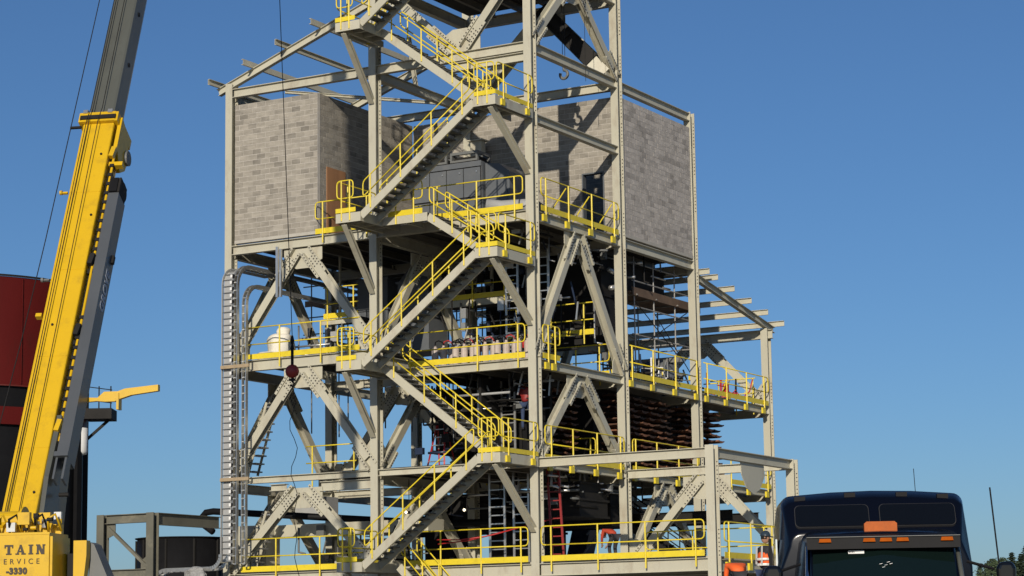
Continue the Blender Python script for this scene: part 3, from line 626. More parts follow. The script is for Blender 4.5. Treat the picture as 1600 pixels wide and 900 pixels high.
# ducts and hoppers under the upper deck
def boxthing(name, label, cat, m, x0, y0, z0, x1, y1, z1, ribs=3, rm=None, cap=None):
    t = thing(name, label, cat, ((x0 + x1) / 2, (y0 + y1) / 2, z0))
    part('casing', MB().box(x0, y0, z0, x1, y1, z1), m, t)
    for k in range(ribs + 1):
        z = z0 + (z1 - z0) * k / ribs if ribs else z0
        part('stiffener', MB().box(x0 - .06, y0 - .06, z - .04, x1 + .06, y1 + .06, z + .04), rm or m, t)
    if cap:
        mb = MB(); xm = (x0 + x1) / 2; q = .25
        mb.add([(x0, y0, z1), (x1, y0, z1), (x1, y1, z1), (x0, y1, z1), (xm - q, y0 + .3, z1 + cap), (xm + q, y0 + .3, z1 + cap), (xm + q, y1 - .3, z1 + cap), (xm - q, y1 - .3, z1 + cap)], [(0, 1, 5, 4), (1, 2, 6, 5), (2, 3, 7, 6), (3, 0, 4, 7), (4, 5, 6, 7), (0, 3, 2, 1)])
        part('hood', mb, m, t)
    return t
boxthing('dust_hopper', 'blue grey hopper with a pointed hood behind the middle stair flight', 'hopper', CAB, -8.6, 4.6, 13.0, -7.2, 6.0, 15.7, 2, cap=.7)
boxthing('air_duct', 'grey rectangular duct left of the middle column under the upper deck', 'duct', CAB, -10.6, 4.8, 13.6, -9.2, 6.2, 16.0, 2)
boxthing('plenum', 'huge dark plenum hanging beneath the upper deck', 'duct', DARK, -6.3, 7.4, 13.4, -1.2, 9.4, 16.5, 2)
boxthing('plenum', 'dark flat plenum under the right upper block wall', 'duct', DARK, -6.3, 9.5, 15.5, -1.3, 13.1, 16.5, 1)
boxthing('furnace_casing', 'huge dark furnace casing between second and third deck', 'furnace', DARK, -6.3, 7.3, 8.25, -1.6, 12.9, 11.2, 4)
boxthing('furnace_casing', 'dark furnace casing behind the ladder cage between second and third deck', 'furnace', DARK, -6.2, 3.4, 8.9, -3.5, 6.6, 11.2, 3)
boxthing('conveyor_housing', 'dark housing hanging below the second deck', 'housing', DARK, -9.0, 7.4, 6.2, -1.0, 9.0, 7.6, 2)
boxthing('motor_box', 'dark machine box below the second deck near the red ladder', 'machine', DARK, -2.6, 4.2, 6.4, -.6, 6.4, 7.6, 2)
# coil racks (rows of curved rusty irons) between second and third deck on the right
for r, (x0, y0, yy, nm) in enumerate(((-1.15, 7.8, 12.9, 'second and third'), (-1.15, 13.9, 18.2, 'third and last'))):
    rk = thing('coil_rack', 'rack of rusty curved irons stacked between the %s right columns' % nm, 'coil rack', (x0, y0, 8.25))
    ncol = int((yy - y0) / .72)
    for c in range(ncol + 1): part('rail', MB().box(x0 - .5, y0 + c * .72 - .04, 8.25, x0 - .42, y0 + c * .72 + .04, 11.3), BLUEBK if c % 3 else DARK, rk)
    part('back_panel', MB().box(x0 - 1.3, y0, 8.25, x0 - 1.2, yy, 11.3), DARK, rk)
    for c in range(ncol):
        for k in range(13):
            y = y0 + .08 + c * .72; z = 8.42 + k * .225; jit = rv.uniform(-.06, .06)
            inst('iron', ('iron', (c + k) % 3), lambda c=c, k=k: MB().prism([(0, 0, 0), (0, .12, -.045), (0, .34, -.06), (0, .56, 0.0), (0, .60, .05), (0, .42, .03), (0, .2, .035), (0, .02, .06)], (1, 0, 0), .55 + .12 * ((c + k) % 3)), RUST, (x0 - .1 + jit, y, z), rk)
# big rack behind face B bay one
rk = thing('coil_rack', 'rack of rusty curved irons behind the braces right of the corner column', 'coil rack', (-1.4, 2.2, 8.25))
part('back_panel', MB().box(-3.0, 1.2, 8.25, -2.9, 6.6, 11.3), DARK, rk); part('shade_sheet', MB().box(-2.95, 3.1, 8.25, -1.1, 3.2, 11.3), BLACKP, rk)  # black sheet across the front is added, standing in for the bay's darkness
for k in range(7): part('stiffener', MB().box(-2.95 + k * .3, 3.02, 8.25, -2.9 + k * .3, 3.09, 11.3), DARK, rk)  # ribs that break up the added black sheet
for c in range(2, 6):
    for k in range(12): inst('iron', ('iron', (c + k) % 3), None, RUST, (-1.9 + rv.uniform(-.1, .1), 1.7 + c * .76, 8.5 + k * .23), rk)

# ================================================================== LADDERS, CABLE TRAYS, PIPES
def ladder(label, cx, y, z0, z1, w, m, lean=(0, 0), cat='ladder', rung=.3, name='ladder', group=None):
    t = thing(name, label, cat, (cx, y, z0), group); top = V((lean[0], lean[1], 0))
    for s in (-1, 1): part('rail', MB().obox((cx + s * w / 2, y, z0), (cx + s * w / 2 + top.x, y + top.y, z1), .075, .05, (0, 1, 0)), m, t)
    n = int((z1 - z0) / rung); 
    for k in range(1, n):
        f = k / n; inst('rung', ('rung', w, m.name), lambda: MB().box(-w / 2 + .03, -.02, -.02, w / 2 - .03, .02, .02), m, (cx + top.x * f, y + top.y * f, z0 + (z1 - z0) * f), t)
    return t
ladder('left one of two tall bright metal ladders behind the lowest stair landing', -3.35, 3.0, 4.62, 8.0, .62, GALV)
ladder('right one of two tall bright metal ladders behind the lowest stair landing', -2.35, 3.0, 4.62, 8.0, .62, GALV)
ladder('metal ladder going up behind the lower stair rails from the second deck', -2.6, 2.6, 8.2, 11.3, .55, GALV)
ladder('metal ladder further left going up from the second deck behind the stairs', -3.6, 2.6, 8.2, 11.5, .5, GALV)
ladder('metal ladder in the dark interior above the canisters', -3.4, 4.4, 12.4, 16.4, .5, GALV)
ladder('second metal ladder in the dark interior above the canisters', -2.2, 4.6, 12.0, 16.4, .5, GALV)
ladder('red fibreglass ladder leaning behind the corner column', -.30, 2.0, 4.62, 8.1, .45, REDL, lean=(-.35, .3))
st = thing('step_ladder', 'red step ladder standing in the dark behind the lower stair flight', 'step ladder', (-5.6, 2.6, 8.2))
for s in (-1, 1):
    part('rail', MB().obox((-5.6 + s * .38, 2.4, 8.2), (-5.6 + s * .16, 2.8, 9.9), .06, .04), REDP, st); part('back_rail', MB().obox((-5.6 + s * .38, 3.3, 8.2), (-5.6 + s * .16, 2.85, 9.9), .05, .03), REDP, st)
for k in range(5): part('step', MB().box(-5.6 - .34 + k * .04, 2.42 + k * .075, 8.5 + k * .3, -5.6 + .34 - k * .04, 2.55 + k * .075, 8.53 + k * .3), GALV, st)
# vertical cable trays at left column
def tray_path(name, label, pts, w, wdir, m=GALV, rung=.25, side=.10, group=None, solid=False):
    """ladder tray: pts centreline, wdir = direction across the tray (constant)"""
    t = thing(name, label, 'cable tray', pts[0], group); wd = V(wdir)
    for s in (-1, 1):
        mb = MB()
        for a, b in zip(pts[:-1], pts[1:]):
            a, b = V(a), V(b); mb.obox(a + wd * s * w / 2, b + wd * s * w / 2 + (b - a).normalized() * .01, .03, side, (b - a).cross(wd))
        part('side_rail', mb, m, t)
    acc = 0
    for a, b in zip(pts[:-1], pts[1:]):
        a, b = V(a), V(b); L = (b - a).length; d = (b - a) / L; q = (rung - acc) % rung
        while q < L:
            p = a + d * q; up = d.cross(wd)
            part('rung', MB().obox(p - wd * (w / 2 - .02), p + wd * (w / 2 - .02), .018 if solid else .04, .03, up), PRIMER if solid else m, t)
            if solid and d.z > .9: part('clip', MB().box(p.x + w / 2 - .05, p.y - .10, p.z + .06, p.x + w / 2 + .035, p.y - .04, p.z + .17), WHITE, t); part('clip_gap', MB().box(p.x + w / 2 + .04, p.y - .09, p.z + .05, p.x + w / 2 + .10, p.y - .03, p.z + .18), BLACKP, t)
            q += rung
        acc = (acc + L) % rung
    if solid:
        CS = solid
        mb = MB()
        for a, b in zip(pts[:-1], pts[1:]): a, b = V(a), V(b); up = (b - a).cross(wd).normalized(); mb.obox(a + up * CS, b + up * CS, w - .06, .012, up)
        part('cables', mb, DUCT, t)
    return t
def bend(c, r, a0, a1, plane, n=7):
    out = []
    for i in range(n + 1):
        a = a0 + (a1 - a0) * i / n
        if plane == 'xz': out.append((c[0] + r * math.cos(a), c[1], c[2] + r * math.sin(a)))
        else: out.append((c[0], c[1] + r * math.cos(a), c[2] + r * math.sin(a)))
    return out
PI = math.pi
# tray A: wide across X, climbs in front of the left column, bends back over Y at the top
tA = [(-12.84, -.62, 5.0), (-12.84, -.62, 15.35)] + bend((-12.84, 0.05, 15.35), .67, PI, PI / 2, 'yz')[1:] + [(-12.84, 2.0, 16.02)]
tray_path('cable_tray', 'wide pale cable tray climbing the left corner column', tA, .46, (1, 0, 0), DUCT, .245, .1, 'cable trays on the left corner', .06)
tB = [(-12.44, -.62, 4.9), (-12.44, -.62, 15.3)] + bend((-12.44, .15, 15.3), .77, PI, PI / 2, 'yz')[1:] + [(-12.44, 7.5, 16.05)]
tray_path('cable_tray', 'metal cable tray with bright rail bending back at the very top under the block wall', tB, .17, (1, 0, 0), GALV, .3, .14, 'cable trays on the left corner')
tC = [(-12.08, -.55, 4.9), (-12.08, -.55, 14.55)] + bend((-12.08, .2, 14.55), .75, PI, PI / 2, 'yz')[1:] + [(-12.08, 7.5, 15.28)]
tray_path('cable_tray', 'second metal cable tray bending back just above the scaffold plank', tC, .17, (1, 0, 0), GALV, .3, .14, 'cable trays on the left corner')
tD = bend((-13.3, -.8, 5.25), .5, 0, -PI / 2, 'xz') + [(-15.3, -.8, 4.75)] + bend((-15.3, -.8, 3.95), .8, PI / 2, PI, 'xz')[1:] + [(-16.1, -.8, 2.0)]
tray_path('cable_tray', 'horizontal metal cable tray running left at the tower foot', tD, .45, (0, 1, 0), GALV, .3, .14, 'cable trays on the left corner')
for i, z in enumerate((12.2, 8.0)):
    o = part('tray_bracket', MB().box(-13.05, -.76, z - .05, -11.75, -.70, z + .07).box(-13.05, -.70, z - .05, -12.95, .0, z + .07), BRKT, None)
    tag(o, ('upper' if i == 0 else 'lower') + ' timber coloured bracket strapping the cable trays to the left column', 'bracket')
for x in (-12.9, -12.55, -10.8, -10.6): pass
tag(part('unistrut', MB().box(-10.72, -.5, 14.7, -10.62, -.42, 16.6).box(-10.55, -.5, 14.7, -10.47, -.42, 16.5), GALV, None), 'pair of thin metal hangers carrying the cable trays', 'hanger')
# black pipe with elbow, duct, bottom left
tag(part('black_pipe', MB().tube([(-16.2, 3.0, 6.35), (-16.6, 3.0, 6.6), (-16.75, 3.0, 6.95), (-16.55, 3.0, 7.12), (-16.2, 3.0, 7.15), (-7.4, 3.0, 6.4)], .13, 12), BLACKP, None, smooth=True), 'black pipe with a hooked elbow crossing behind the cable trays and braces', 'pipe')
tag(part('black_pipe', MB().tube([(-14.0, 5.5, 6.5), (-3.5, 5.5, 6.35)], .15, 12), BLACKP, None, smooth=True), 'straight black pipe behind the left braces at the bottom', 'pipe')
bd = thing('duct', 'beige sloping duct behind the cable trays at the lower left', 'duct', (-13.6, 2, 4.4))
part('trunk', MB().box(-15.0, 2.5, 6.0, -6.0, 3.6, 6.45), STEEL, bd); part('hopper', MB().prism([(-14.9, 2.4, 6.45), (-12.9, 2.4, 6.45), (-12.9, 2.4, 4.2), (-13.9, 2.4, 4.2)], (0, 1, 0), .9), STEEL, bd)
boxthing('transformer', 'pale grey box left below the second deck', 'box', DUCT, -13.0, 4.0, 6.9, -11.8, 5.2, 7.6, 0)
boxthing('machine_casing', 'pale machine casing on the bottom deck between the left braces', 'machine', STEEL, -11.5, 4.5, 4.62, -9.0, 6.0, 5.9, 0)
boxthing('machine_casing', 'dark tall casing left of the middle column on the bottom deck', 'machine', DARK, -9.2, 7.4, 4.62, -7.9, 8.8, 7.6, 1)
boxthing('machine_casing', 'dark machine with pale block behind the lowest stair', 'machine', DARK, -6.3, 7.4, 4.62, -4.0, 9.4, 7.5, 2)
# small yellow-lit ship ladder left (dark rungs outside the left braces)
for z0, z1, lab in ((8.3, 11.0, 'upper'), (4.65, 6.9, 'lower')):
    t = thing('ship_ladder', lab + ' steep ladder stair left of the chevron brace near the cable trays', 'steep stair', (-12.4, 1, z0))
    for y_ in (1.0, 1.6): part('stringer', MB().obox((-13.05, y_, z0), (-12.2, y_, z1), .03, .10), STEEL, t)
    for k in range(9): part('tread', MB().box(-13.12 + .85 * k / 9, 1.02, z0 + (z1 - z0) * k / 9 + .1, -12.80 + .85 * k / 9, 1.58, z0 + (z1 - z0) * k / 9 + .15), GALV, t)
# dark stair seen through the bottom bay
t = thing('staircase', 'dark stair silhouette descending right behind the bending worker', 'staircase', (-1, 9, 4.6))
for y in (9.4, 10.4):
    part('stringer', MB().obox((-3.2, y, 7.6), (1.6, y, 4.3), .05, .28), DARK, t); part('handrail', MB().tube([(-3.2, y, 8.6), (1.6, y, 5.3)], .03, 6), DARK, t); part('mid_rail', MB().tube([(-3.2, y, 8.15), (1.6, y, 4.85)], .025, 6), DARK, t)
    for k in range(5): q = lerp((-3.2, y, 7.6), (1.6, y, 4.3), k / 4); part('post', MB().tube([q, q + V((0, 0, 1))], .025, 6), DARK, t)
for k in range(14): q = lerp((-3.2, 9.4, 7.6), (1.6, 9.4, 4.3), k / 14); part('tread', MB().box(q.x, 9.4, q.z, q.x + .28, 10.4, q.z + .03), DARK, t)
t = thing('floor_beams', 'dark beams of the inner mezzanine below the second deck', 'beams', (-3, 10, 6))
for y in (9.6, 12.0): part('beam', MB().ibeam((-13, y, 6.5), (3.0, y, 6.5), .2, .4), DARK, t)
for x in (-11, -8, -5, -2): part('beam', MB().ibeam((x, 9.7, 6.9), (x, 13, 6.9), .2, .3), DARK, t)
# dark inclined truss-like tower behind the stair foot
t = thing('inclined_conveyor', 'dark slanted conveyor leg behind the lowest stair flight', 'conveyor', (-5, 14, 4.6))
part('casing', MB().obox((-6.2, 14, 4.0), (-4.9, 14, 9.0), .8, .8, (0, 1, 0)), BLUEBK, t)
for k in range(5): part('rib', MB().obox((-5.6 + k * .2, 13.4, 4.6 + k * .8), (-5.0 + k * .2, 13.4, 5.3 + k * .8), .06, .06), DUCT, t)
# red hoses
for i, (a, b, c) in enumerate((((-4.6, .8, 5.55), (-2.8, 1.2, 5.62), (-1.0, 3.0, 6.25)), ((-4.6, .9, 5.4), (-2.4, 1.3, 5.7), (-1.2, 4.0, 6.4)))):
    tag(part('red_hose', MB().tube([a, lerp(a, b, .5) + V((0, 0, -.06)), b, c], .025, 6), REDP, None, smooth=True), ('thicker lower' if i == 0 else 'thinner upper') + ' red hose strung behind the bottom deck rail', 'hose')
tag(part('red_hose', MB().tube([(-1.6, 19.4, 11.9), (-1.2, 19.6, 12.4), (-.9, 19.5, 12.0), (-.6, 19.7, 12.3), (-.4, 19.6, 12.8)], .03, 6), REDP, None, smooth=True), 'red hose tangled on the third deck near the last right column', 'hose')
for i, (x, y, z) in enumerate(((-6.35, 2.2, 6.75), (-2.9, 1.4, 6.62))):
    pass
# work lamps
LAMP = bpy.data.materials.new('lit_lamp'); LAMP.use_nodes = True; e = LAMP.node_tree.nodes['Principled BSDF']; e.inputs['Emission Color'].default_value = (1, .85, .6, 1); e.inputs['Emission Strength'].default_value = 3.0; e.inputs['Base Color'].default_value = (.9, .8, .6, 1)
for i, (p, lb) in enumerate((((-4.15, 2.0, 6.65), 'small lit work lamp under the lowest stair flight'), ((-6.0, 1.0, 6.6), 'small lit work lamp just right of the middle column'))):
    t = thing('work_lamp', lb, 'lamp', p)
    part('lens', MB().lathe(p, [(.01, -.05), (.035, -.035), (.05, 0), (.035, .035), (.01, .05)], 12), LAMP, t, smooth=True); part('housing', MB().lathe(V(p) + V((0, .1, 0)), [(.06, 0), (.06, .1), (.03, .16)], 12, (0, 1, 0)), DARK, t)
    part('stem', MB().tube([V(p) + V((0, .2, 0)), V(p) + V((0, .2, 1.2))], .015, 6), DARK, t)

# ================================================================== SCAFFOLDING
def tubes(t, segs, m=GALV, r=.028):
    for a, b in segs: part('tube', MB().tube([a, b], r, 6), m, t)
sc = thing('scaffold', 'tube scaffold with brown planks under the right upper block wall', 'scaffold', (-1, 10, 11.74))
xs = (-.75, -2.4); ys = (9.3, 11.0, 12.9, 14.7)
tubes(sc, [((x, y, 11.74), (x, y, 16.5 + .1 * (y % 2))) for x in xs for y in ys], SCAF)
tubes(sc, [((x, 9.1, z), (x, 14.9, z)) for x in xs for z in (13.6, 14.7, 15.7, 16.4)], SCAF)
tubes(sc, [((-.6, y, z), (-2.6, y, z)) for y in ys for z in (13.6, 15.15)], SCAF)
tubes(sc, [((-.72, 9.3, 13.0), (-.72, 14.7, 15.3)), ((-.72, 11.0, 14.6), (-.72, 14.7, 12.2)), ((-.72, 9.3, 14.9), (-.72, 12.9, 13.2))], DARK, .02)
for k in range(5): part('plank', MB().box(-.7 - .32 * (k + 1), 8.9 + .1 * (k % 2), 15.2, -.7 - .32 * k - .02, 15.0 + .15 * (k % 3), 15.25), PLANK, sc)
part('toe_board', MB().box(-.69, 9.0, 15.1, -.65, 15.1, 15.42), PLANK, sc)
sc = thing('scaffold', 'dark tube scaffold with planks seen against the sky behind the left braces', 'scaffold', (-11, 7.8, 12.5))
xs = (-15.0, -13.2, -11.4, -9.6, -8.0); ys = (8.0, 10.0)
tubes(sc, [((x, y, 10.5), (x, y, 17.4)) for x in xs for y in ys], PRIMER)
tubes(sc, [((-15.4, y, z), (-7.8, y, z)) for y in ys for z in (13.6, 14.6, 15.3, 16.6)], PRIMER)
tubes(sc, [((xs[i], 8, 13.0 + (i % 2) * 2.2), (xs[i + 1], 8, 15.2 - (i % 2) * 2.2)) for i in range(4)] + [((xs[i], 10, 15.2 - (i % 2) * 2.2), (xs[i + 1], 10, 13 + (i % 2) * 2.2)) for i in range(4)], PRIMER, .02)
for x in xs[1:4]:
    for k in range(8): tubes(sc, [((x, 8.0, 12.8 + k * .3), (x + .5, 8.0, 12.8 + k * .3))], PRIMER, .018)
for k in range(5): part('plank', MB().box(-15.3, 8.1 + .36 * k, 15.85, -7.8, 8.1 + .36 * k + .33, 15.9), PLANK, sc)
part('toe_board', MB().box(-15.3, 7.95, 15.75, -7.8, 7.99, 16.0), PLANK, sc)
sc = thing('scaffold', 'dark tubes and cross bars on the third deck behind the rail near the right columns', 'scaffold', (-3, 14, 11.74))
for k in range(9):
    y = 8.2 + k * .75; tubes(sc, [((-1.6 - .2 * (k % 3), y, 11.74), (-1.6 - .2 * (k % 3), y, 12.5 + .2 * (k % 3)))], (DARK, GALV, YEL)[k % 3], .03)
tubes(sc, [((-1.7, 8, 12.4), (-1.7, 15, 12.4)), ((-1.9, 8, 12.15), (-1.9, 15, 12.15)), ((-2.8, 8, 12.8), (-1.2, 8, 12.8))], DARK, .03)
mt = thing('duct', 'curved metal chute pieces hanging under the right upper floor', 'duct', (-1.0, 7.9, 15.6))
part('chute', MB().tube([(-.9, 7.5, 15.9), (-.9, 7.9, 15.85), (-.9, 8.4, 16.1), (-.9, 8.6, 16.35)], .1, 10), GALV, mt, smooth=True); part('chute', MB().tube([(-.9, 7.6, 15.2), (-.9, 8.3, 15.35), (-.9, 8.7, 15.75)], .1, 10), GALV, mt, smooth=True)
mt = thing('mixer_tank', 'grey rounded vessel on the third deck behind the right scaffold', 'tank', (-4.0, 16, 11.74))
part('shell', MB().lathe((-2.8, 15.6, 11.74), [(.7, 0), (.8, .1), (.8, 1.3), (.6, 1.55), (.2, 1.65)], 20), CAB, mt, smooth=True); part('lid', MB().box(-4.2, 15.2, 13.2, -1.6, 15.5, 13.42), GALV, mt)

# clutter of small pipes, conduits and brackets in the dark bays
def clutter(label, x0, x1, y0, y1, z0, z1, n, seed, ms):
    r = random.Random(seed); t = thing('piping', label, 'piping', ((x0 + x1) / 2, (y0 + y1) / 2, z0))
    for i in range(n):
        x, y, z = r.uniform(x0, x1), r.uniform(y0, y1), r.uniform(z0, z1); m_ = ms[r.randrange(len(ms))]; k = r.randrange(5)
        if k == 0: part('conduit', MB().tube([(x, y, z1 + .3), (x, y, z), (x + r.uniform(.2, .8), y, z - .08)], r.uniform(.02, .05), 6), m_, t, smooth=True)
        elif k == 1: part('conduit', MB().tube([(x, y, z), (min(x + r.uniform(.6, 2.2), x1), y, z)], r.uniform(.02, .06), 6), m_, t, smooth=True)
        elif k == 2: part('junction_box', MB().box(x, y, z, x + r.uniform(.12, .35), y + .15, z + r.uniform(.12, .4)), m_, t)
        elif k == 3: part('conduit', MB().tube([(x, y, z), (x, min(y + r.uniform(.5, 2), y1), z)], r.uniform(.02, .05), 6), m_, t, smooth=True)
        else: part('bracket', MB().obox((x, y, z), (x + r.uniform(-.3, .3), y, z + r.uniform(.3, .9)), .05, .05, (0, 1, 0)), m_, t)
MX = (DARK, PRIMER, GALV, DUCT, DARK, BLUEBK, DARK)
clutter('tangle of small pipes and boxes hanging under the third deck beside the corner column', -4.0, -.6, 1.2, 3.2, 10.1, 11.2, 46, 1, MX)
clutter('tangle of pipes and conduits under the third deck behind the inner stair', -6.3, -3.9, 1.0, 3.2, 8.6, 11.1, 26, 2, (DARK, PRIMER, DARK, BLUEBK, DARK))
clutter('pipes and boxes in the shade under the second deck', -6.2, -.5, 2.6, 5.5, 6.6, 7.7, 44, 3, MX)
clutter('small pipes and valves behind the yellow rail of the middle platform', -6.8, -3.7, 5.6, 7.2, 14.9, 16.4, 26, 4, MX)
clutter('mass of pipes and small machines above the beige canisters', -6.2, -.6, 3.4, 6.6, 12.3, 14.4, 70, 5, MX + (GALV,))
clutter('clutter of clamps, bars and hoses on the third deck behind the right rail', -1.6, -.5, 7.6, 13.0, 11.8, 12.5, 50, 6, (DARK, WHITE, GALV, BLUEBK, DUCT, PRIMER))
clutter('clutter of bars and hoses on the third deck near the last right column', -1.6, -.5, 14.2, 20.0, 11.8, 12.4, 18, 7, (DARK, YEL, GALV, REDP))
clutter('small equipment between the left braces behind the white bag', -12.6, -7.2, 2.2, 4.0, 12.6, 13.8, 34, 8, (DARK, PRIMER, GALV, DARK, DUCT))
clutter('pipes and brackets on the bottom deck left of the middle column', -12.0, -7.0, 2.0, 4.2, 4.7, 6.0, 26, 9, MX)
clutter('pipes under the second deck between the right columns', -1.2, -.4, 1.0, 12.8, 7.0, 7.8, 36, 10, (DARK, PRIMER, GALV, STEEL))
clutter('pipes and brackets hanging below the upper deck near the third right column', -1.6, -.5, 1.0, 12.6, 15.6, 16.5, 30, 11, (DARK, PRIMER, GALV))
JACK = mat('orange_red_jacket', (0.42, 0.05, 0.02), 0.8, var=0.15, scale=8)
# ================================================================== PEOPLE
def skin_chain(name, verts, edges, radii, m, parent, sub=1, root=0):
    me = bpy.data.meshes.new(name); me.from_pydata([tuple(V(v)) for v in verts], edges, []); me.materials.append(m)
    o = bpy.data.objects.new(name, me); COL.objects.link(o); WL[o] = WL[parent]; o.parent = parent
    sk = o.modifiers.new('skin', 'SKIN'); sk.use_smooth_shade = True
    for i, r in enumerate(radii):
        r = r if isinstance(r, tuple) else (r, r); me.skin_vertices[0].data[i].radius = r
        me.skin_vertices[0].data[i].use_root = (i == root)
    sb = o.modifiers.new('sub', 'SUBSURF'); sb.levels = sub; sb.render_levels = sub
    return o
def person(label, loc, yaw, J, top, legs, helm, vest=None):
    """J: joints in metres, x right, y forward, z up"""
    t = thing('person', label, 'person', loc); t.rotation_euler = (0, 0, yaw); WL[t] = V((0, 0, 0))
    N = ['pelvis', 'waist', 'chest', 'neck', 'shL', 'elL', 'wrL', 'shR', 'elR', 'wrR']
    P = [J[k] for k in N]
    skin_chain('jacket', P, [(0, 1), (1, 2), (2, 3), (2, 4), (4, 5), (5, 6), (2, 7), (7, 8), (8, 9)], [(.165, .125), (.155, .115), (.19, .13), .06, .075, .052, .038, .075, .052, .038], top, t)
    N = ['pelvis', 'hipL', 'knL', 'anL', 'toL', 'hipR', 'knR', 'anR', 'toR']; P = [J[k] for k in N]
    skin_chain('trousers', P, [(0, 1), (1, 2), (2, 3), (3, 4), (0, 5), (5, 6), (6, 7), (7, 8)], [(.16, .125), .10, .072, .055, .045, .10, .072, .055, .045], legs, t)
    if vest:
        N = ['pelvis', 'waist', 'chest', 'neck']; P = [V(J[k]) for k in N]; P[0] = lerp(P[0], P[1], .3); P[3] = lerp(P[2], P[3], .55)
        sh = [lerp(J['chest'], J['shL'], .85), lerp(J['chest'], J['shR'], .85)]
        v = skin_chain('vest', P + sh, [(0, 1), (1, 2), (2, 3), (2, 4), (2, 5)], [(.185, .145), (.18, .14), (.215, .155), .085, .09, .09], vest, t)
        rb = MB(); a, b, c = V(J['pelvis']), V(J['waist']), V(J['chest'])
        for q, rr in ((lerp(a, b, .75), .19), (lerp(b, c, .35), .20)):
            rb.lathe(q, [(rr, -.025), (rr + .004, 0), (rr, .025)], 16, (c - a).normalized(), cap=False)
        for s in (-1, 1):
            off = V((s * .11, 0, 0)); up = (c - a).normalized(); bk = up.cross(V((1, 0, 0))).normalized()
            for e in (-1, 1): rb.obox(lerp(a, c, .35) + off + bk * e * .15, c + up * .14 + off + bk * e * .13, .055, .012, bk)
        part('reflective_band', rb, REFL, t)
    # head
    h = V(J['head']); hd = MB(); up = (h - V(J['neck'])).normalized(); fw = V(J.get('face', (0, 1, 0))).normalized(); rt = fw.cross(up).normalized(); fw = up.cross(rt).normalized()
    vs = []; fs = []; n, mm = 16, 12
    for i in range(mm + 1):
        th = math.pi * i / mm
        for j in range(n):
            f = 2 * math.pi * j / n; x, y, z = math.sin(th) * math.cos(f), math.sin(th) * math.sin(f), math.cos(th)
            sx = .078 * (1 - .22 * max(0, -z)); sy = .096 * (1 - .1 * max(0, -z)); q = rt * (x * sx) + fw * (y * sy + (.008 if z < -.2 and y > 0 else 0)) + up * (z * .118)
            if y > .75 and -.35 < z < .12: q += fw * (.022 * (1 - abs(z + .12) * 3) if abs(x) < .22 else 0)
            if y > .6 and .05 < z < .3 and .2 < abs(x) < .55: q -= fw * .010
            vs.append(h + q)
    for i in range(mm):
        for j in range(n): a = i * n + j; b = i * n + (j + 1) % n; fs.append((a, a + n, b + n, b))
    hd.add(vs, fs); part('head', hd, SKIN, t, smooth=True)
    fe = MB()
    for s in (-1, 1): fe.add(*blob_at(h + rt * s * .030 + fw * .086 + up * .012, .011))
    part('eyes', fe, BLACKP, t, smooth=True)
    fe = MB()
    for s in (-1, 1): fe.add(*blob_at(h + rt * s * .078 + up * .0 - fw * .01, .022))
    fe.obox(h + fw * .088 - up * .05 - rt * .02, h + fw * .088 - up * .05 + rt * .02, .008, .008, up); part('ears_and_mouth', fe, SKIN, t, smooth=True)
    hr = MB(); hr.lathe(h - fw * .012, [(.085, -.03), (.09, .03), (.07, .09)], 14, up); part('hair', hr, DARK, t, smooth=True)
    hm = MB(); prof = [(.118, .035), (.118, .05), (.112, .07), (.10, .105), (.075, .14), (.035, .16), (.004, .165)]; hm.lathe(h, prof, 18, up)
    hm.obox(h + up * .042 + fw * .10, h + up * .036 + fw * .17, .15, .012, up); part('hard_hat', hm, helm, t, smooth=True)
    # hands with five fingers
    for s, w, e in ((-1, 'wrL', 'elL'), (1, 'wrR', 'elR')):
        w_, e_ = V(J[w]), V(J[e]); d = (w_ - e_).normalized(); sd = d.cross(V((0, 1, .2))).normalized(); pm = sd.cross(d)
        vv = [w_ - d * .01, w_ + d * .05, w_ + d * .085]; ee = [(0, 1), (1, 2)]; rr = [.026, (.036, .018), (.036, .014)]
        for k in range(4):
            o_ = sd * (-.027 + .018 * k); L = (.032, .038, .036, .028)[k]; i0 = len(vv)
            vv += [w_ + d * .10 + o_, w_ + d * (.10 + L) + o_ + pm * .012, w_ + d * (.10 + L * 1.5) + o_ + pm * .035]; ee += [(2, i0), (i0, i0 + 1), (i0 + 1, i0 + 2)]; rr += [.009, .0085, .007]
        i0 = len(vv); vv += [w_ + d * .045 + sd * .042 * -s, w_ + d * .085 + sd * .058 * -s + pm * .01]; ee += [(1, i0), (i0, i0 + 1)]; rr += [.011, .008]
        skin_chain('hand', vv, ee, rr, SKIN, t, 1)
    bt = MB()
    for k, a in (('toL', 'anL'), ('toR', 'anR')): bt.obox(V(J[a]) + V((0, 0, -.04)), V(J[k]) + (V(J[k]) - V(J[a])) * .25 + V((0, 0, -.02)), .10, .09)
    part('boots', bt, BLACKP, t)
    return t
def blob_at(c, r):
    vs = [c + V((math.sin(a) * math.cos(b), math.sin(a) * math.sin(b), math.cos(a))) * r for a in (0.01, .8, 1.57, 2.34, 3.13) for b in [k * math.pi / 3 for k in range(6)]]
    return vs, [(i * 6 + j, (i + 1) * 6 + j, (i + 1) * 6 + (j + 1) % 6, i * 6 + (j + 1) % 6) for i in range(4) for j in range(6)]
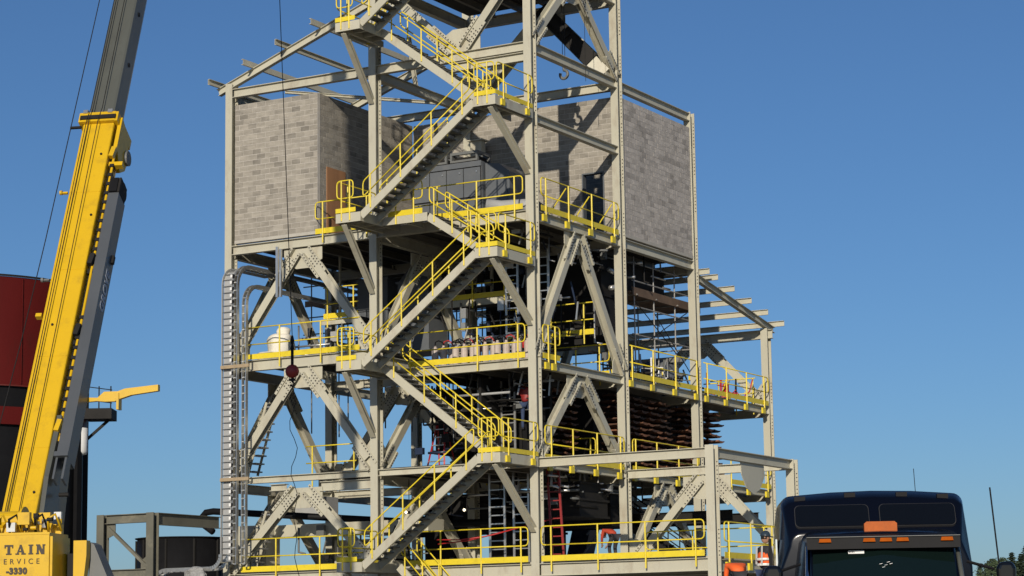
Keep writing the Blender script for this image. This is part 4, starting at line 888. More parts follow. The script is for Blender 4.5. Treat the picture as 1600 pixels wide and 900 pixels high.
stand = dict(pelvis=(0, 0, .96), waist=(0, .01, 1.12), chest=(0, 0, 1.34), neck=(0, .01, 1.5), head=(0, .03, 1.66), shL=(-.19, 0, 1.42), elL=(-.27, .02, 1.14), wrL=(-.24, .18, .95), shR=(.19, 0, 1.42), elR=(.27, .02, 1.14), wrR=(.22, .2, 1.0),
             hipL=(-.09, 0, .9), knL=(-.11, .03, .5), anL=(-.11, 0, .09), toL=(-.12, .14, .05), hipR=(.09, 0, .9), knR=(.11, .03, .5), anR=(.11, 0, .09), toR=(.12, .14, .05), face=(0, 1, 0))
bendp = dict(pelvis=(0, -.12, .88), waist=(0, .02, 1.0), chest=(0, .24, 1.08), neck=(0, .40, 1.06), head=(0, .54, 1.0), shL=(-.18, .3, 1.08), elL=(-.2, .38, .8), wrL=(-.12, .5, .6), shR=(.18, .3, 1.08), elR=(.2, .4, .8), wrR=(.12, .52, .58),
             hipL=(-.1, -.12, .84), knL=(-.12, .05, .48), anL=(-.11, -.03, .09), toL=(-.12, .12, .05), hipR=(.1, -.12, .84), knR=(.12, .05, .48), anR=(.11, -.03, .09), toR=(.12, .12, .05), face=(0, .5, -1))
climb = dict(stand, wrL=(-.15, .35, 1.7), elL=(-.25, .2, 1.4), wrR=(.15, .35, 1.5), elR=(.26, .15, 1.25), knR=(.12, .25, .62), anR=(.12, .12, .3), toR=(.12, .26, .28))
person('worker in orange jacket bending down on the bottom deck', (1.85, 2.0, 4.62), math.radians(60), bendp, JACK, CLOTH, HELW)
person('worker in red shirt and blue trousers climbing the inner ladder beside the corner column', (-1.58, 2.05, 9.42), math.radians(10), climb, REDL, JEAN, HELM)
person('worker in dark hard hat and orange reflective vest standing left of the truck', (18.22, -22.50, 2.32), math.radians(-35), dict(stand, face=(.6, 1, 0)), CLOTH, JEAN, HELM, HIVIS)
person('stooping worker in orange vest just left of the standing worker', (17.75, -22.9, 2.32), math.radians(35), bendp, HIVIS, CLOTH, HELM)
wp = thing('work_platform', 'steel trestle platform the two workers beside the truck stand on', 'work platform', (18.2, -22.6, 0))
part('deck', MB().box(17.0, -23.6, 2.2, 19.4, -21.6, 2.32), PRIMER, wp)
for x in (17.1, 19.3):
    for y in (-23.5, -21.7): part('leg', MB().box(x - .05, y - .05, 0, x + .05, y + .05, 2.2), PRIMER, wp)
part('brace', MB().obox((17.1, -23.5, .2), (19.3, -23.5, 2.1), .05, .05).obox((17.1, -21.7, 2.1), (19.3, -21.7, .2), .05, .05), PRIMER, wp)

# ================================================================== CRANE
cr = thing('mobile_crane', 'yellow telescopic mobile crane with grey upper boom seen from behind', 'crane', (2.6, -29, 0))
T0 = V((2.6, -29.0, 5.1)); DV = V((-2.77, 6.7, 13.6)); D = DV.normalized(); WD = V((.934, .357, 0)).normalized(); NN = WD.cross(D).normalized()
def bp(k, u=0, n=0): return T0 + DV * k + WD * u + NN * n
def section(name, k0, k1, w, h, m, ns=0.0, rounding=.10):
    mb = MB(); c = rounding; prof = [(-w / 2 + c * .35, 0), (w / 2 - c * .35, 0), (w / 2 - c * .1, -c * .12), (w / 2, -c * .5), (w / 2, -h * .6), (w * .36, -h * .88), (w * .15, -h), (-w * .15, -h), (-w * .36, -h * .88), (-w / 2, -h * .6), (-w / 2, -c * .5), (-w / 2 + c * .1, -c * .12)]
    n = len(prof); vs = [bp(k, u, v + ns) for k in (k0, k1) for u, v in prof]
    mb.add(vs, [tuple(range(n)), tuple(range(2 * n - 1, n - 1, -1))] + [(i, i + n, (i + 1) % n + n, (i + 1) % n) for i in range(n)])
    return part(name, mb, m, cr)
section('boom_base', -.26, .762, .84, 1.15, YELC)
section('boom_section', .762, 1.75, .70, 1.0, BOOMG, -.06, .2)
section('boom_section', 1.75, 2.5, .66, .86, BOOMG, -.12, .18); section('boom_tip_section', 2.5, 3.15, .56, .74, BOOMG, -.17, .15)
hd_ = MB(); hd_.obox(bp(3.15, 0, -.5), bp(3.2, 0, -.5), .7, 1.1, NN); part('boom_head', hd_, BOOMG, cr)
part('sheave', MB().lathe(bp(3.19, .05, .05), [(.3, -.05), (.3, .05)], 20, WD), DARK, cr)
def collar(k, w, h, t, m=YELC):
    mb = MB(); a, b = bp(k, 0, -.5), bp(k + t, 0, -.5)
    mb.obox(bp(k, 0, .06), bp(k + t, 0, .06), w, .1, NN); mb.obox(bp(k, w / 2 + .03, -.5), bp(k + t, w / 2 + .03, -.5), .09, 1.2, NN); mb.obox(bp(k, -w / 2 - .03, -.5), bp(k + t, -w / 2 - .03, -.5), .09, 1.2, NN)
    return part('boom_collar', mb, m, cr)
c_ = collar(.748, .90, 1, .02)
part('wear_strip', MB().obox(bp(.752, 0, .125), bp(.760, 0, .125), .95, .05, NN).obox(bp(.735, -.56, .08), bp(.739, -.56, .08), .3, .05, NN), DARK, c_)
for u in (-.36, .3): part('roller_block', MB().obox(bp(.765, u, .1), bp(.772, u, .1), .12, .1, NN), GALV, c_)
part('side_lug', MB().prism([bp(.70, .53, -.1), bp(.765, .53, -.1), bp(.755, .53, -.7), bp(.72, .53, -1.0), bp(.69, .53, -.9), bp(.67, .53, -.6)], WD, .10), YELC, c_)
part('lug_shade_disc', MB().lathe(bp(.715, .60, -.85), [(.20, -.05), (.20, .05)], 20, WD), PRIMER, c_)  # grey disc standing in for the shadow on the lug
for i, u in enumerate((-.30, -.235, .04)): part('hoist_rope', MB().tube([bp(-.2, u, .05), bp(.75, u * .9, .17), bp(.78, u * .9, .06), bp(3.17, u * .5, .05)], .011, 5), DARK, cr)
part('auxiliary_rope', MB().tube([bp(3.1, -.5, .1), bp(1.0, -.66, .1), bp(.5, -.72, .1), bp(.3, -.78, .1), bp(0, -.95, .1), bp(-.25, -1.1, .1)], .013, 5), DARK, cr)
for k in (.42, .60): part('rope_guide', MB().obox(bp(k, -.45, -.02), bp(k, -.62, -.02), .05, .06, NN).lathe(bp(k, -.62, 0), [(.06, -.03), (.06, .03)], 10, WD), PRIMER if k < .5 else YELC, cr)
part('rope_guide', MB().obox(bp(.35, -.45, -.05), bp(.35, -.6, -.05), .1, .14, NN), YELC, cr)
# side plumbing: rod, dark clamps
part('side_rod', MB().tube([bp(.12, .54, -.14), bp(.71, .54, -.14)], .035, 8), YELC, cr)
for k in range(28):
    kk = .13 + k * .0195
    if .36 < kk < .47: continue
    part('clamp', MB().obox(bp(kk, .54, -.14), bp(kk + .006, .54, -.14), .11, .12, NN), DARK, cr)
part('side_rail', MB().obox(bp(.1, .48, -.28), bp(.72, .48, -.28), .05, .12, NN), DARK, cr)
for k in (.12, .30, .44, .665): part('jib_bracket', MB().obox(bp(k, .44, -.2), bp(k, .8, -.2), .12, .16, NN).obox(bp(k + .01, .5, -.05), bp(k + .03, .55, -.05), .12, .14, NN), YELC if k in (.12, .665) else DARK, cr)
# stowed swing jib
jb = thing('swing_jib', 'grey box jib stowed along the right side of the crane boom', 'jib', bp(.05, .8, -.2))
jm = MB(); P_ = [(.60, -.08), (.88, -.08), (.88, -.62), (.60, -.62)]
vs = [bp(k, u, v) for k in (.085, .60) for u, v in P_]; jm.add(vs, [(0, 1, 2, 3), (7, 6, 5, 4)] + [(i, i + 4, (i + 1) % 4 + 4, (i + 1) % 4) for i in range(4)])
part('box_section', jm, JIBG, jb)
part('fork', MB().obox(bp(.045, .64, -.2), bp(.09, .64, -.2), .05, .3, NN).obox(bp(.045, .86, -.2), bp(.09, .86, -.2), .05, .3, NN).obox(bp(.083, .75, -.02), bp(.091, .75, -.02), .34, .1, NN), JIBG, jb)
part('foot_pin', MB().lathe(bp(.035, .8, -.5), [(.05, -.12), (.05, .12)], 10, WD), DARK, jb)
part('sheave_head', MB().obox(bp(.60, .62, -.3), bp(.635, .62, -.3), .06, .5, NN).obox(bp(.60, .86, -.3), bp(.63, .86, -.3), .06, .5, NN), DARK, jb)
part('sheave', MB().lathe(bp(.618, .80, -.42), [(.26, -.06), (.22, 0), (.26, .06)], 20, WD), BLACKP, jb)
part('cable_pocket', MB().obox(bp(.60, .73, -.06), bp(.628, .73, -.06), .2, .1, NN), BLACKP, jb)
part('lug', MB().obox(bp(.47, .90, -.45), bp(.485, .90, -.45), .1, .1, NN), DARK, jb)
def text(body, loc, xdir, ydir, size, m, parent, name='lettering', ext=.004, space=1.0, off=0.0):
    cu = bpy.data.curves.new(name, 'FONT'); cu.body = body; cu.size = size; cu.extrude = ext; cu.space_character = space; cu.offset = off; cu.materials.append(m)
    tmp = bpy.data.objects.new('tmp', cu); me = bpy.data.meshes.new_from_object(tmp); bpy.data.objects.remove(tmp); me.materials.clear(); me.materials.append(m)
    o = bpy.data.objects.new(name, me); COL.objects.link(o); x = V(xdir).normalized(); y = V(ydir).normalized(); z = x.cross(y)
    M = Matrix((x, y, z)).transposed().to_4x4(); M.translation = V(loc) - WL[parent]; o.parent = parent; o.matrix_local = M; WL[o] = V(loc); return o
for k in (.10, .27, .44, .60): part('weld_seam', MB().obox(bp(k, -.40, .003), bp(k, .40, .003), .03, .008, NN), YELC, cr)
for k, u in ((.02, .28), (.33, -.12), (.55, .30), (.68, .24)): part('grease_fitting', MB().lathe(bp(k, u, .0), [(.035, 0), (.03, .03)], 8, NN), DARK, cr)
for k in (.9, 1.02, 1.15): part('lift_hole', MB().lathe(bp(k, .352, -.35), [(.06, -.02), (.06, .02)], 12, WD), BLACKP, cr)
text('GROVE', bp(.372, .888, -.50), D, NN, .36, LETG, jb, space=1.05, off=.013)
# yellow arm sticking out to the right behind the jib
O_ = bp(.185, .98, -1.0) + V((0, 0, .5)); UPV = V((0, 0, 1))
def ap_(u, z, f=0): return O_ + WD * u + UPV * z + V((.357, -.934, 0)) * f
arm = MB().prism([ap_(-.25, .12), ap_(.12, .10), ap_(.28, .24), ap_(.62, .24), ap_(.8, .3), ap_(1.62, .37), ap_(1.62, .22), ap_(.95, .14), ap_(.62, .04), ap_(.55, .0), ap_(.3, .0), ap_(.1, .02), ap_(-.25, .0)], (.357, -.934, 0), .16)
part('outrigger_arm', arm, YELC, cr); part('arm_flange', MB().obox(ap_(.6, .0), ap_(.66, .0), .24, .4, UPV), YELC, cr)
# lower end: boom foot, hydraulics, winch clutter, superstructure, counterweight
O2 = V((4.65, -30.33, 0)); BK = V((.357, -.934, 0))
def q2(u, b, z): return O2 + WD * u + BK * b + V((0, 0, z))
def ob(name, u0, u1, b0, b1, z0, z1, m, par=cr):
    vs = [q2(u, b, z) for z in (z0, z1) for b in (b0, b1) for u in (u0, u1)]
    return part(name, MB().add(vs, [(0, 2, 3, 1), (4, 5, 7, 6), (0, 1, 5, 4), (2, 6, 7, 3), (0, 4, 6, 2), (1, 3, 7, 5)]), m, par)
cwt = ob('counterweight', -3.3, 0, -1.2, 0, 1.7, 4.33, YELC)
ob('side_panel', 0.003, .06, -1.15, -.05, 1.75, 4.25, YELC)
ob('body', -2.9, .1, -4.0, -1.3, 2.0, 3.3, YELC); ob('side_box', .10, .25, -1.6, -.9, 2.2, 3.9, DARK)
part('side_housing', MB().prism([q2(.28, -.9, 4.18), q2(.58, -.9, 4.18), q2(.58, -.9, 3.85), q2(.52, -.9, 3.3), q2(.35, -.9, 2.2), q2(.28, -.9, 2.2)], BK, .25), YELC, cr)
ob('carrier', -2.9, -.1, -9.5, 1.0, .9, 1.4, YELC); part('side_wedge', MB().prism([q2(.56, -1.3, 4.15), q2(.66, -1.3, 4.1), q2(1.05, -1.3, 3.2), q2(1.05, -1.3, 2.2), q2(.5, -1.3, 2.2)], BK, .5), PRIMER, cr)
part('boom_foot', MB().prism([bp(.16, .5, -.05), bp(.05, .47, -.05), bp(-.22, .47, -.6), bp(-.30, .55, -1.4), bp(-.1, .6, -1.5), bp(.1, .52, -1.1)], WD, .12), BOOMG, cr)  # grey here stands in for the yellow boom side in shade
part('lift_cylinder', MB().tube([bp(-.22, .1, -2.2), bp(.25, .1, -1.25)], .26, 16), DARK, cr)
for s in (0, 1):
    for k in range(4): part('wheel', MB().lathe(q2(-2.8 + s * 3.5, -8.5 + k * 2.7, .75), [(.3, -.22), (.66, -.25), (.75, -.15), (.75, .15), (.66, .25), (.3, .22)], 24, WD), BLACKP, cr)
rc = random.Random(5)
for i in range(26):
    u = rc.uniform(-2.2, .05); z = rc.uniform(4.4, 4.75); b = rc.uniform(-.9, -.15); s = rc.uniform(.05, .14); m_ = (YELC, YELC, DARK, GALV, DARK)[i % 5]
    if i % 3: part('fitting', MB().lathe(q2(u, b, z), [(s * .7, -s), (s * .7, s)], 10, (WD, UPV, WD)[i % 3]), m_, cr)
    else: ob('fitting', u, u + s * 2, b, b + s, z - s, z + s, m_)
for i in range(7): u = -2.0 + i * .3; part('hose', MB().tube([q2(u, -.5, 4.35), q2(u + .05, -.3, 4.65), q2(u + .2, -.35, 4.75), q2(u + .3, -.5, 4.38)], .03, 6), BLACKP if i % 2 else YELC, cr, smooth=True)
ob('winch_frame', -2.3, -.0, -.9, -.75, 4.33, 4.55, YELC)
part('winch_drum', MB().lathe(q2(-1.4, -.9, 4.65), [(.32, -.5), (.32, -.46), (.22, -.46), (.22, .46), (.32, .46), (.32, .5)], 20, WD), YELC, cr)
for z in (4.31,): ob('edge_strip', -3.3, 0.01, -.02, .012, 4.29, 4.34, YELC)
# lettering on the counterweight
def slab(ch, u, z, h, w):
    s = h * .30; t = h * .13; f = .012; mb = MB()
    def bx_(u0, u1, z0, z1, k=0): mb.add([q2(a, b, c) for c in (z0, z1) for b in (f - .01, f + k) for a in (u0, u1)], [(0, 2, 3, 1), (4, 5, 7, 6), (0, 1, 5, 4), (2, 6, 7, 3), (0, 4, 6, 2), (1, 3, 7, 5)])
    if ch == 'T': bx_(u + w / 2 - s / 2, u + w / 2 + s / 2, z, z + h); bx_(u, u + w, z + h - t * 1.3, z + h, .002); bx_(u, u + t, z + h - t * 2.6, z + h, .003); bx_(u + w - t, u + w, z + h - t * 2.6, z + h, .003); bx_(u + w * .18, u + w * .82, z, z + t, .002)
    if ch == 'I': bx_(u + w / 2 - s / 2, u + w / 2 + s / 2, z, z + h); bx_(u + w * .08, u + w * .92, z, z + t, .002); bx_(u + w * .08, u + w * .92, z + h - t, z + h, .002)
    if ch == 'N':
        bx_(u + w * .06, u + w * .06 + s * .7, z, z + h); bx_(u + w * .94 - s * .7, u + w * .94, z, z + h); bx_(u - w * .03, u + w * .32, z, z + t, .002); bx_(u + w * .7, u + w * 1.03, z + h - t, z + h, .002); bx_(u - w * .03, u + w * .2, z + h - t, z + h, .002)
        mb.prism([q2(u + w * .02, f, z + h), q2(u + w * .02 + s * 1.2, f, z + h), q2(u + w * .96, f, z), q2(u + w * .96 - s * 1.2, f, z)], BK, .009)
    if ch == 'A':
        mb.prism([q2(u + w * .08, f, z), q2(u + w * .24, f, z), q2(u + w * .56, f, z + h), q2(u + w * .44, f, z + h)], BK, .009); mb.prism([q2(u + w * .95, f, z), q2(u + w * .66, f, z), q2(u + w * .38, f, z + h), q2(u + w * .60, f, z + h)], BK, .011)
        bx_(u + w * .25, u + w * .75, z + h * .25, z + h * .25 + t, .003); bx_(u - w * .03, u + w * .36, z, z + t, .002); bx_(u + w * .58, u + w * 1.05, z, z + t, .002)
    part('lettering', mb, LETTER, cwt)
for ch, u, w in (('T', -1.02, .20), ('A', -.76, .22), ('I', -.48, .13), ('N', -.29, .20)): slab(ch, u, 3.86, .215, w)
text('ERVICE', q2(-1.04, .012, 3.655), WD, UPV, .165, LETTER, cwt, space=1.75)
text('-3330', q2(-.97, .012, 3.44), WD, UPV, .185, LETTER, cwt, space=1.12, off=.012)
# hook ball and line
hbp = V((-5.22, -7.2, 10.87))
hk = thing('hook_ball', 'dark red headache ball hanging on the crane line in front of the left third deck', 'hook ball', hbp)
part('ball', MB().lathe(hbp, [(.02, -.23), (.12, -.2), (.2, -.12), (.232, 0), (.2, .12), (.12, .2), (.02, .23)], 22), REDB, hk, smooth=True)
part('hook', MB().tube([hbp + V((0, 0, -.2)), hbp + V((0, 0, -.34)), hbp + V((.08, 0, -.42)), hbp + V((.02, 0, -.5)), hbp + V((-.08, 0, -.46))], .035, 8).box(hbp.x - .1, hbp.y - .06, hbp.z - .32, hbp.x + .1, hbp.y + .06, hbp.z - .24), DARK, hk)
part('swivel', MB().tube([hbp + V((0, 0, .2)), hbp + V((0, 0, .75))], .05, 8).lathe(hbp + V((0, 0, .9)), [(.03, -.2), (.07, -.15), (.04, 0), (.075, .12), (.03, .3)], 8), BLACKP, hk)
tag(part('crane_line', MB().tube([hbp + V((0, 0, 1.1)), V((-5.75, -7.2, 23.7)), V((-6.1, -6.9, 48.6))], .014, 5), DARK, None), 'thin dark crane line hanging from the boom tip down to the red ball', 'cable')
rt_ = random.Random(9); pts = [hbp + V((0, 0, -.5))]; 
for k in range(22): pts.append(hbp + V((.10 * math.sin(k * 1.3) + .015 * k * .6, .08 * math.cos(k), -.75 - .30 * k)))
tag(part('tag_line', MB().tube(pts, .012, 5), DARK, None), 'loose wavy dark rope dangling below the red hook ball', 'rope')

# ================================================================== LEFT BACKGROUND
tk = thing('silo', 'dark red steel silo with black lower half behind the crane', 'silo', (-23.2, -3.8, 0))
tc = V((-23.2, -3.8, 0))

def shell(nm, z0, z1, r, m, n=72, c=tc): return part(nm, MB().lathe(c, [(r, z0), (r, z1)], 160, cap=False), m, tk, smooth=True)
ro = shell('red_shell', 11.5, 15.5, 4.9, REDT); shell('top_rim', 15.5, 15.58, 4.94, DARK)
for k in range(14):
    a = k * 2 * PI / 14 + .1; p = tc + V((math.cos(a) * 4.93, math.sin(a) * 4.93, 0)); inst('seam', 'seam', lambda: MB().box(-.012, -.03, 11.55, .012, -.0, 15.45), REDT, p - V((0, 0, 0)), tk)
shell('black_skirt', 0.0, 11.48, 4.7, BLACKP); shell('red_ring', 10.05, 10.7, 4.86, REDT)
for k in range(12):
    a = k * 2 * PI / 12 + .35; p = tc + V((math.cos(a) * 4.78, math.sin(a) * 4.78, 0)); inst('support_post', 'sup', lambda: MB().box(-.13, -.13, 0, .13, .13, 11.5), (BLACKP, BLUEBK)[k % 2], p, tk)
sp = thing('silo_platform', 'small dark platform with thin rails on the right side of the silo', 'platform', (-18.3, -1.2, 10))
cpx = tc + V((R_.x, R_.y, 0)).normalized() * 4.9; rr_ = V((R_.x, R_.y, 0)).normalized(); ff_ = V((-rr_.y, rr_.x, 0))
part('deck', MB().obox(cpx + V((0, 0, 10.75)), cpx + rr_ * 1.05 + V((0, 0, 10.75)), 1.2, .4, UPV), DARK, sp)
part('bracket', MB().obox(cpx + V((0, 0, 9.8)), cpx + rr_ * .9 + V((0, 0, 10.6)), .1, .1, UPV), DARK, sp)
for u in (.1, .55, 1.0): part('post', MB().tube([cpx + rr_ * u - ff_ * .5 + V((0, 0, 10.6)), cpx + rr_ * u - ff_ * .5 + V((0, 0, 11.8 + (.3 if u == .1 else 0)))], .025, 6), DARK, sp)
for z in (11.2, 11.7): part('rail', MB().tube([cpx - ff_ * .5 + V((0, 0, z + .1)), cpx + rr_ * 1.05 - ff_ * .5 + V((0, 0, z - .05))], .02, 6), DARK, sp)
wc = cpx + rr_ * .1
tag(part('white_drum', MB().lathe(wc + V((0, -.6, 9.15)), [(.0, 0), (.3, .05), (.34, .15), (.34, 1.05)], 24), WHITE, None, smooth=True), 'white drum tucked under the silo platform', 'drum')
# unfinished frame and black tank at the lower left
fm = thing('open_frame', 'small shade-toned grey green open steel frame left of the tower foot', 'frame', (-9.2, -9.4, 0))
fx, fy, fz = -9.2, -9.44, 6.28
for (x, y) in ((fx, fy), (fx - 2.1, fy)): part('column', MB().ibeam((x - .15, y + .15, 0), (x - .15, y + .15, fz - (.004 if x < fx else 0)), .3, .3, (0, 1, 0)), PRIMB, fm)
for y in (fy,):
    for z in (fz - .16, 4.3): part('beam', MB().ibeam((fx - 2.1, y + .16, z), (fx - .3, y + .16, z), .2, .3), PRIMB, fm)
for x in (fx,):
    part('beam', MB().ibeam((x - .12, fy + .3, fz - .2), (x - .12, fy + 3.7, fz - .2), .2, .4), PRIMB, fm); part('beam', MB().ibeam((x - .12, fy + .3, 2.8), (x - .12, fy + 3.7, 2.8), .2, .3), PRIMB, fm)
part('brace', MB().obox((fx - 2.0, fy + .17, fz - .45), (fx - .35, fy + .17, 4.5), .1, .1, (0, 1, 0)), PRIMB, fm)
part('gusset_plate', MB().prism([(fx - 2.1, fy + .2, fz - .3), (fx - 1.75, fy + .2, fz - .3), (fx - 1.75, fy + .2, fz - .65), (fx - 2.1, fy + .2, fz - .8)], (0, 1, 0), .03), PRIMB, fm)
part('gusset_plate', MB().prism([(fx - .3, fy + .2, 4.45), (fx - .65, fy + .2, 4.45), (fx - .65, fy + .2, 4.7), (fx - .3, fy + .2, 4.95)], (0, 1, 0), .03), PRIMB, fm)
bk = thing('black_tank', 'black round tank with a thin lid behind the small steel frame', 'tank', (-18, 3, 0)); tb = V((-18.2, 3.6, 0))
part('shell', MB().lathe(tb, [(1.75, 0), (1.75, 6.15)], 40), BLACKP, bk, smooth=True); part('lid', MB().lathe(tb, [(1.82, 6.15), (1.85, 6.19), (.2, 6.24)], 40), DARK, bk)
for k in range(10): a = k * PI / 5; inst('stave', 'stave', lambda: MB().box(-.04, -.04, 0, .04, .04, 6.1), DARK, tb + V((1.77 * math.cos(a), 1.77 * math.sin(a), 0)), bk)
bx = thing('plastic_bag', 'crumpled translucent plastic sheet wrapped on the foot of the cable trays', 'plastic sheet', (-13.6, -.9, 4.2))
part('sheet', blob((-13.75, -1.25, 4.0), .42, .22, .42, 21, .8, n=30, m=22, amp=.22), mat('cloudy_plastic', (.30, .30, .29), .35, var=.35, scale=9, bump=1.0), bx)

# ================================================================== TRUCK
TF = (V((38.4016, -68.8719, 0)) - V((27.89, -41.3, 0))); ang = math.radians(4.0); TFn = V((TF.x * math.cos(ang) - TF.y * math.sin(ang), TF.x * math.sin(ang) + TF.y * math.cos(ang), 0)).normalized()
TU = V((-TFn.y, TFn.x, 0)); TO = V((27.845, -41.125, 0))      # u to picture right, f towards the camera
tr = thing('semi_truck', 'black and navy semi truck with tall sleeper roof, dark windows and amber roof lights', 'truck', TO)
def tp(u, f, z): return TO + TU * u + TFn * f + V((0, 0, z))
def tb_(name, u0, u1, f0, f1, z0, z1, m, par=tr):
    vs = [tp(u, f, z) for z in (z0, z1) for f in (f0, f1) for u in (u0, u1)]; return part(name, MB().add(vs, [(0, 2, 3, 1), (4, 5, 7, 6), (0, 1, 5, 4), (2, 6, 7, 3), (0, 4, 6, 2), (1, 3, 7, 5)]), m, par)
def loft(name, secs, m, par=tr, smooth=True, caps=True):
    n = len(secs[0]); vs = [tp(*p) for s_ in secs for p in s_]; fs = []
    for i in range(len(secs) - 1):
        for j in range(n): a = i * n + j; b = i * n + (j + 1) % n; fs.append((a, b, b + n, a + n))
    if caps: fs += [tuple(range(n - 1, -1, -1)), tuple((len(secs) - 1) * n + j for j in range(n))]
    o = part(name, MB().add(vs, fs), m, par, smooth=False)
    if smooth:
        bv = o.modifiers.new('b', 'BEVEL'); bv.width = .03; bv.segments = 3; bv.limit_method = 'ANGLE'; bv.angle_limit = math.radians(28)
        for p in o.data.polygons: p.use_smooth = True
    return o
def sec(f, w, z0, zs, zt, wt, r=.16, crown=.05):
    """arched cross-section: half width w at the sill, shoulder height zs, top zt, top half width wt"""
    P_ = [(-w, f, z0), (-w, f, zs)]
    n = 6
    for i in range(n + 1): a = math.pi / 2 * i / n; P_.append((-wt + r - r * math.cos(a) if False else -(wt - r) - r * math.cos(a), f, zt - r + r * math.sin(a)))
    for k in (-.5, 0, .5): P_.append(((wt - r) * k, f, zt + crown * (1 - k * k * 1.0)))
    for i in range(n + 1): a = math.pi / 2 * (1 - i / n); P_.append(((wt - r) + r * math.cos(a), f, zt - r + r * math.sin(a)))
    return P_ + [(w, f, zs), (w, f, z0)]
slp = loft('sleeper', [sec(-2.4, 1.24, .9, 2.6, 3.42, 1.19, .14), sec(-1.4, 1.24, .9, 2.6, 3.57, 1.19, .14), sec(-.25, 1.24, .9, 2.6, 3.56, 1.17, .14), sec(-.02, 1.235, .9, 2.6, 3.46, 1.15, .14), sec(.28, 1.20, .9, 2.6, 3.05, 1.08, .16, .04)], NAVY)
def on_front(u, z, e=0.012):
    f = -.02 + (3.44 - z) / (3.44 - 3.05) * .30 if z > 3.05 else .28
    return (u, f + e + .045 * (1 - min(1, abs(u)) ** 2), z + e * .3)
for s, (u0, u1) in enumerate(((-1.0, -.06), (.07, 1.03))):
    zc = (3.42, 3.13)
    def rect(u0, u1, z0, z1, e, r=.06):
        out = []
        for cx, cz, a0 in ((u1 - r, z1 - r, 0), (u0 + r, z1 - r, 90), (u0 + r, z0 + r, 180), (u1 - r, z0 + r, 270)):
            for k in range(5): a = math.radians(a0 + k * 22.5); out.append(tp(*on_front(cx + r * math.cos(a), cz + r * math.sin(a), e)))
        return out
    nrm = TFn * .39 + V((0, 0, .30)); nrm.normalize()
    part('window_trim', MB().prism(rect(u0, u1, 3.11, 3.40, .006), nrm, .05), BLKTRIM, slp); part('window', MB().prism(rect(u0 + .007, u1 - .007, 3.117, 3.393, .012), nrm, .055), BLKGL, slp)
for u in (-.92, -.28, .38, .90): part('roof_marker', MB().obox(tp(u - .07, -.12, 3.565 - .06 * abs(u)), tp(u + .07, -.12, 3.565 - .06 * abs(u)), .12, .06, UPV), BLACKP, slp)
tb_('side_extender', -1.28, -1.245, -2.38, -2.1, .9, 3.1, BLACKP, slp)
tb_('side_stripe', -1.246, -1.225, -.9, -.1, 1.6, 3.0, CHROME, slp)
cab = loft('cab', [sec(.1, 1.12, .9, 2.0, 3.02, .98, .14, .03), sec(.75, 1.10, .9, 2.0, 3.05, .95, .14, .03), sec(1.25, 1.04, .9, 2.0, 2.98, .90, .12, .03), sec(1.32, 1.03, .9, 2.0, 2.86, .88, .1, .02), sec(1.85, 1.0, .9, 1.9, 1.98, .86, .06, .02)], NAVY)
# sun visor, windshield
fv, fb = 1.37, 1.86
vis = MB(); PV = [(-.86, 1.20, 2.97), (.86, 1.20, 2.97), (.90, 1.62, 2.86), (.88, 1.64, 2.80), (-.88, 1.64, 2.80), (-.90, 1.62, 2.86)]
vis.add([tp(-.88, 1.22, 2.99), tp(.88, 1.22, 2.99), tp(.92, 1.60, 2.93), (tp(-.92, 1.60, 2.93)), tp(-.90, 1.30, 2.84), tp(.90, 1.30, 2.84), tp(.92, 1.62, 2.79), tp(-.92, 1.62, 2.79)], [(0, 1, 2, 3), (3, 2, 6, 7), (7, 6, 5, 4), (4, 5, 1, 0), (0, 3, 7, 4), (1, 5, 6, 2)])
part('sun_visor', vis, BLACKP, cab)
part('visor_edge', MB().obox(tp(-.92, 1.615, 2.935), tp(.92, 1.615, 2.935), .02, .008, UPV), PRIMER, cab)
for u in (-.70, -.17, .03, .23, .76):
    part('marker_light', MB().prism([tp(u - .075, 1.63, 2.872), tp(u + .075, 1.63, 2.872), tp(u + .065, 1.64, 2.915), tp(u - .065, 1.64, 2.915)], TFn, .03), AMBER, cab)
part('light_bar', MB().prism([tp(-.19, 1.05, 3.0), tp(.21, 1.05, 3.0), tp(.21, 1.05, 3.115), tp(.18, 1.05, 3.14), tp(-.16, 1.05, 3.14), tp(-.19, 1.05, 3.115)], TFn, .2), AMBER, cab)
for u in (-.08, .02, .12): part('light_bar_seam', MB().obox(tp(u, 1.155, 3.01), tp(u, 1.155, 3.13), .005, .006, TFn), AMBER, cab)
part('windshield', MB().add([tp(-.84, 1.42, 2.81), tp(0, 1.52, 2.82), tp(.84, 1.42, 2.81), tp(.88, 1.86, 2.06), tp(0, 1.96, 2.04), tp(-.88, 1.86, 2.06)], [(0, 5, 4, 1), (1, 4, 3, 2)]), WSH, cab)
for s in (-1, 1): part('pillar', MB().tube([tp(s * .90, 1.38, 2.83), tp(s * .94, 1.86, 2.04)], .03, 8), CHROME if s < 0 else BOOMG, cab, smooth=True)
part('frame_top', MB().obox(tp(-.9, 1.44, 2.80), tp(.9, 1.44, 2.80), .05, .03, UPV), BLACKP, cab)
part('sticker', MB().prism([tp(-.42, 1.512, 2.775), tp(-.23, 1.532, 2.775), tp(-.23, 1.546, 2.735), tp(-.42, 1.526, 2.735)], TFn, .004), WHITE, cab)
for i in range(5): part('sticker_mark', MB().obox(tp(-.405 + i * .018, 1.522, 2.765), tp(-.405 + i * .018, 1.53, 2.745), .008, .006, TFn), DARK, cab)
for i, (u, z) in enumerate(((-.06, 2.60), (.0, 2.585), (.03, 2.62), (-.03, 2.56), (.06, 2.60))): part('sticker', MB().obox(tp(u, 1.66, z), tp(u + .035, 1.66, z + .008), .005, .03, TFn), CHROME if i % 2 else WHITE, cab)
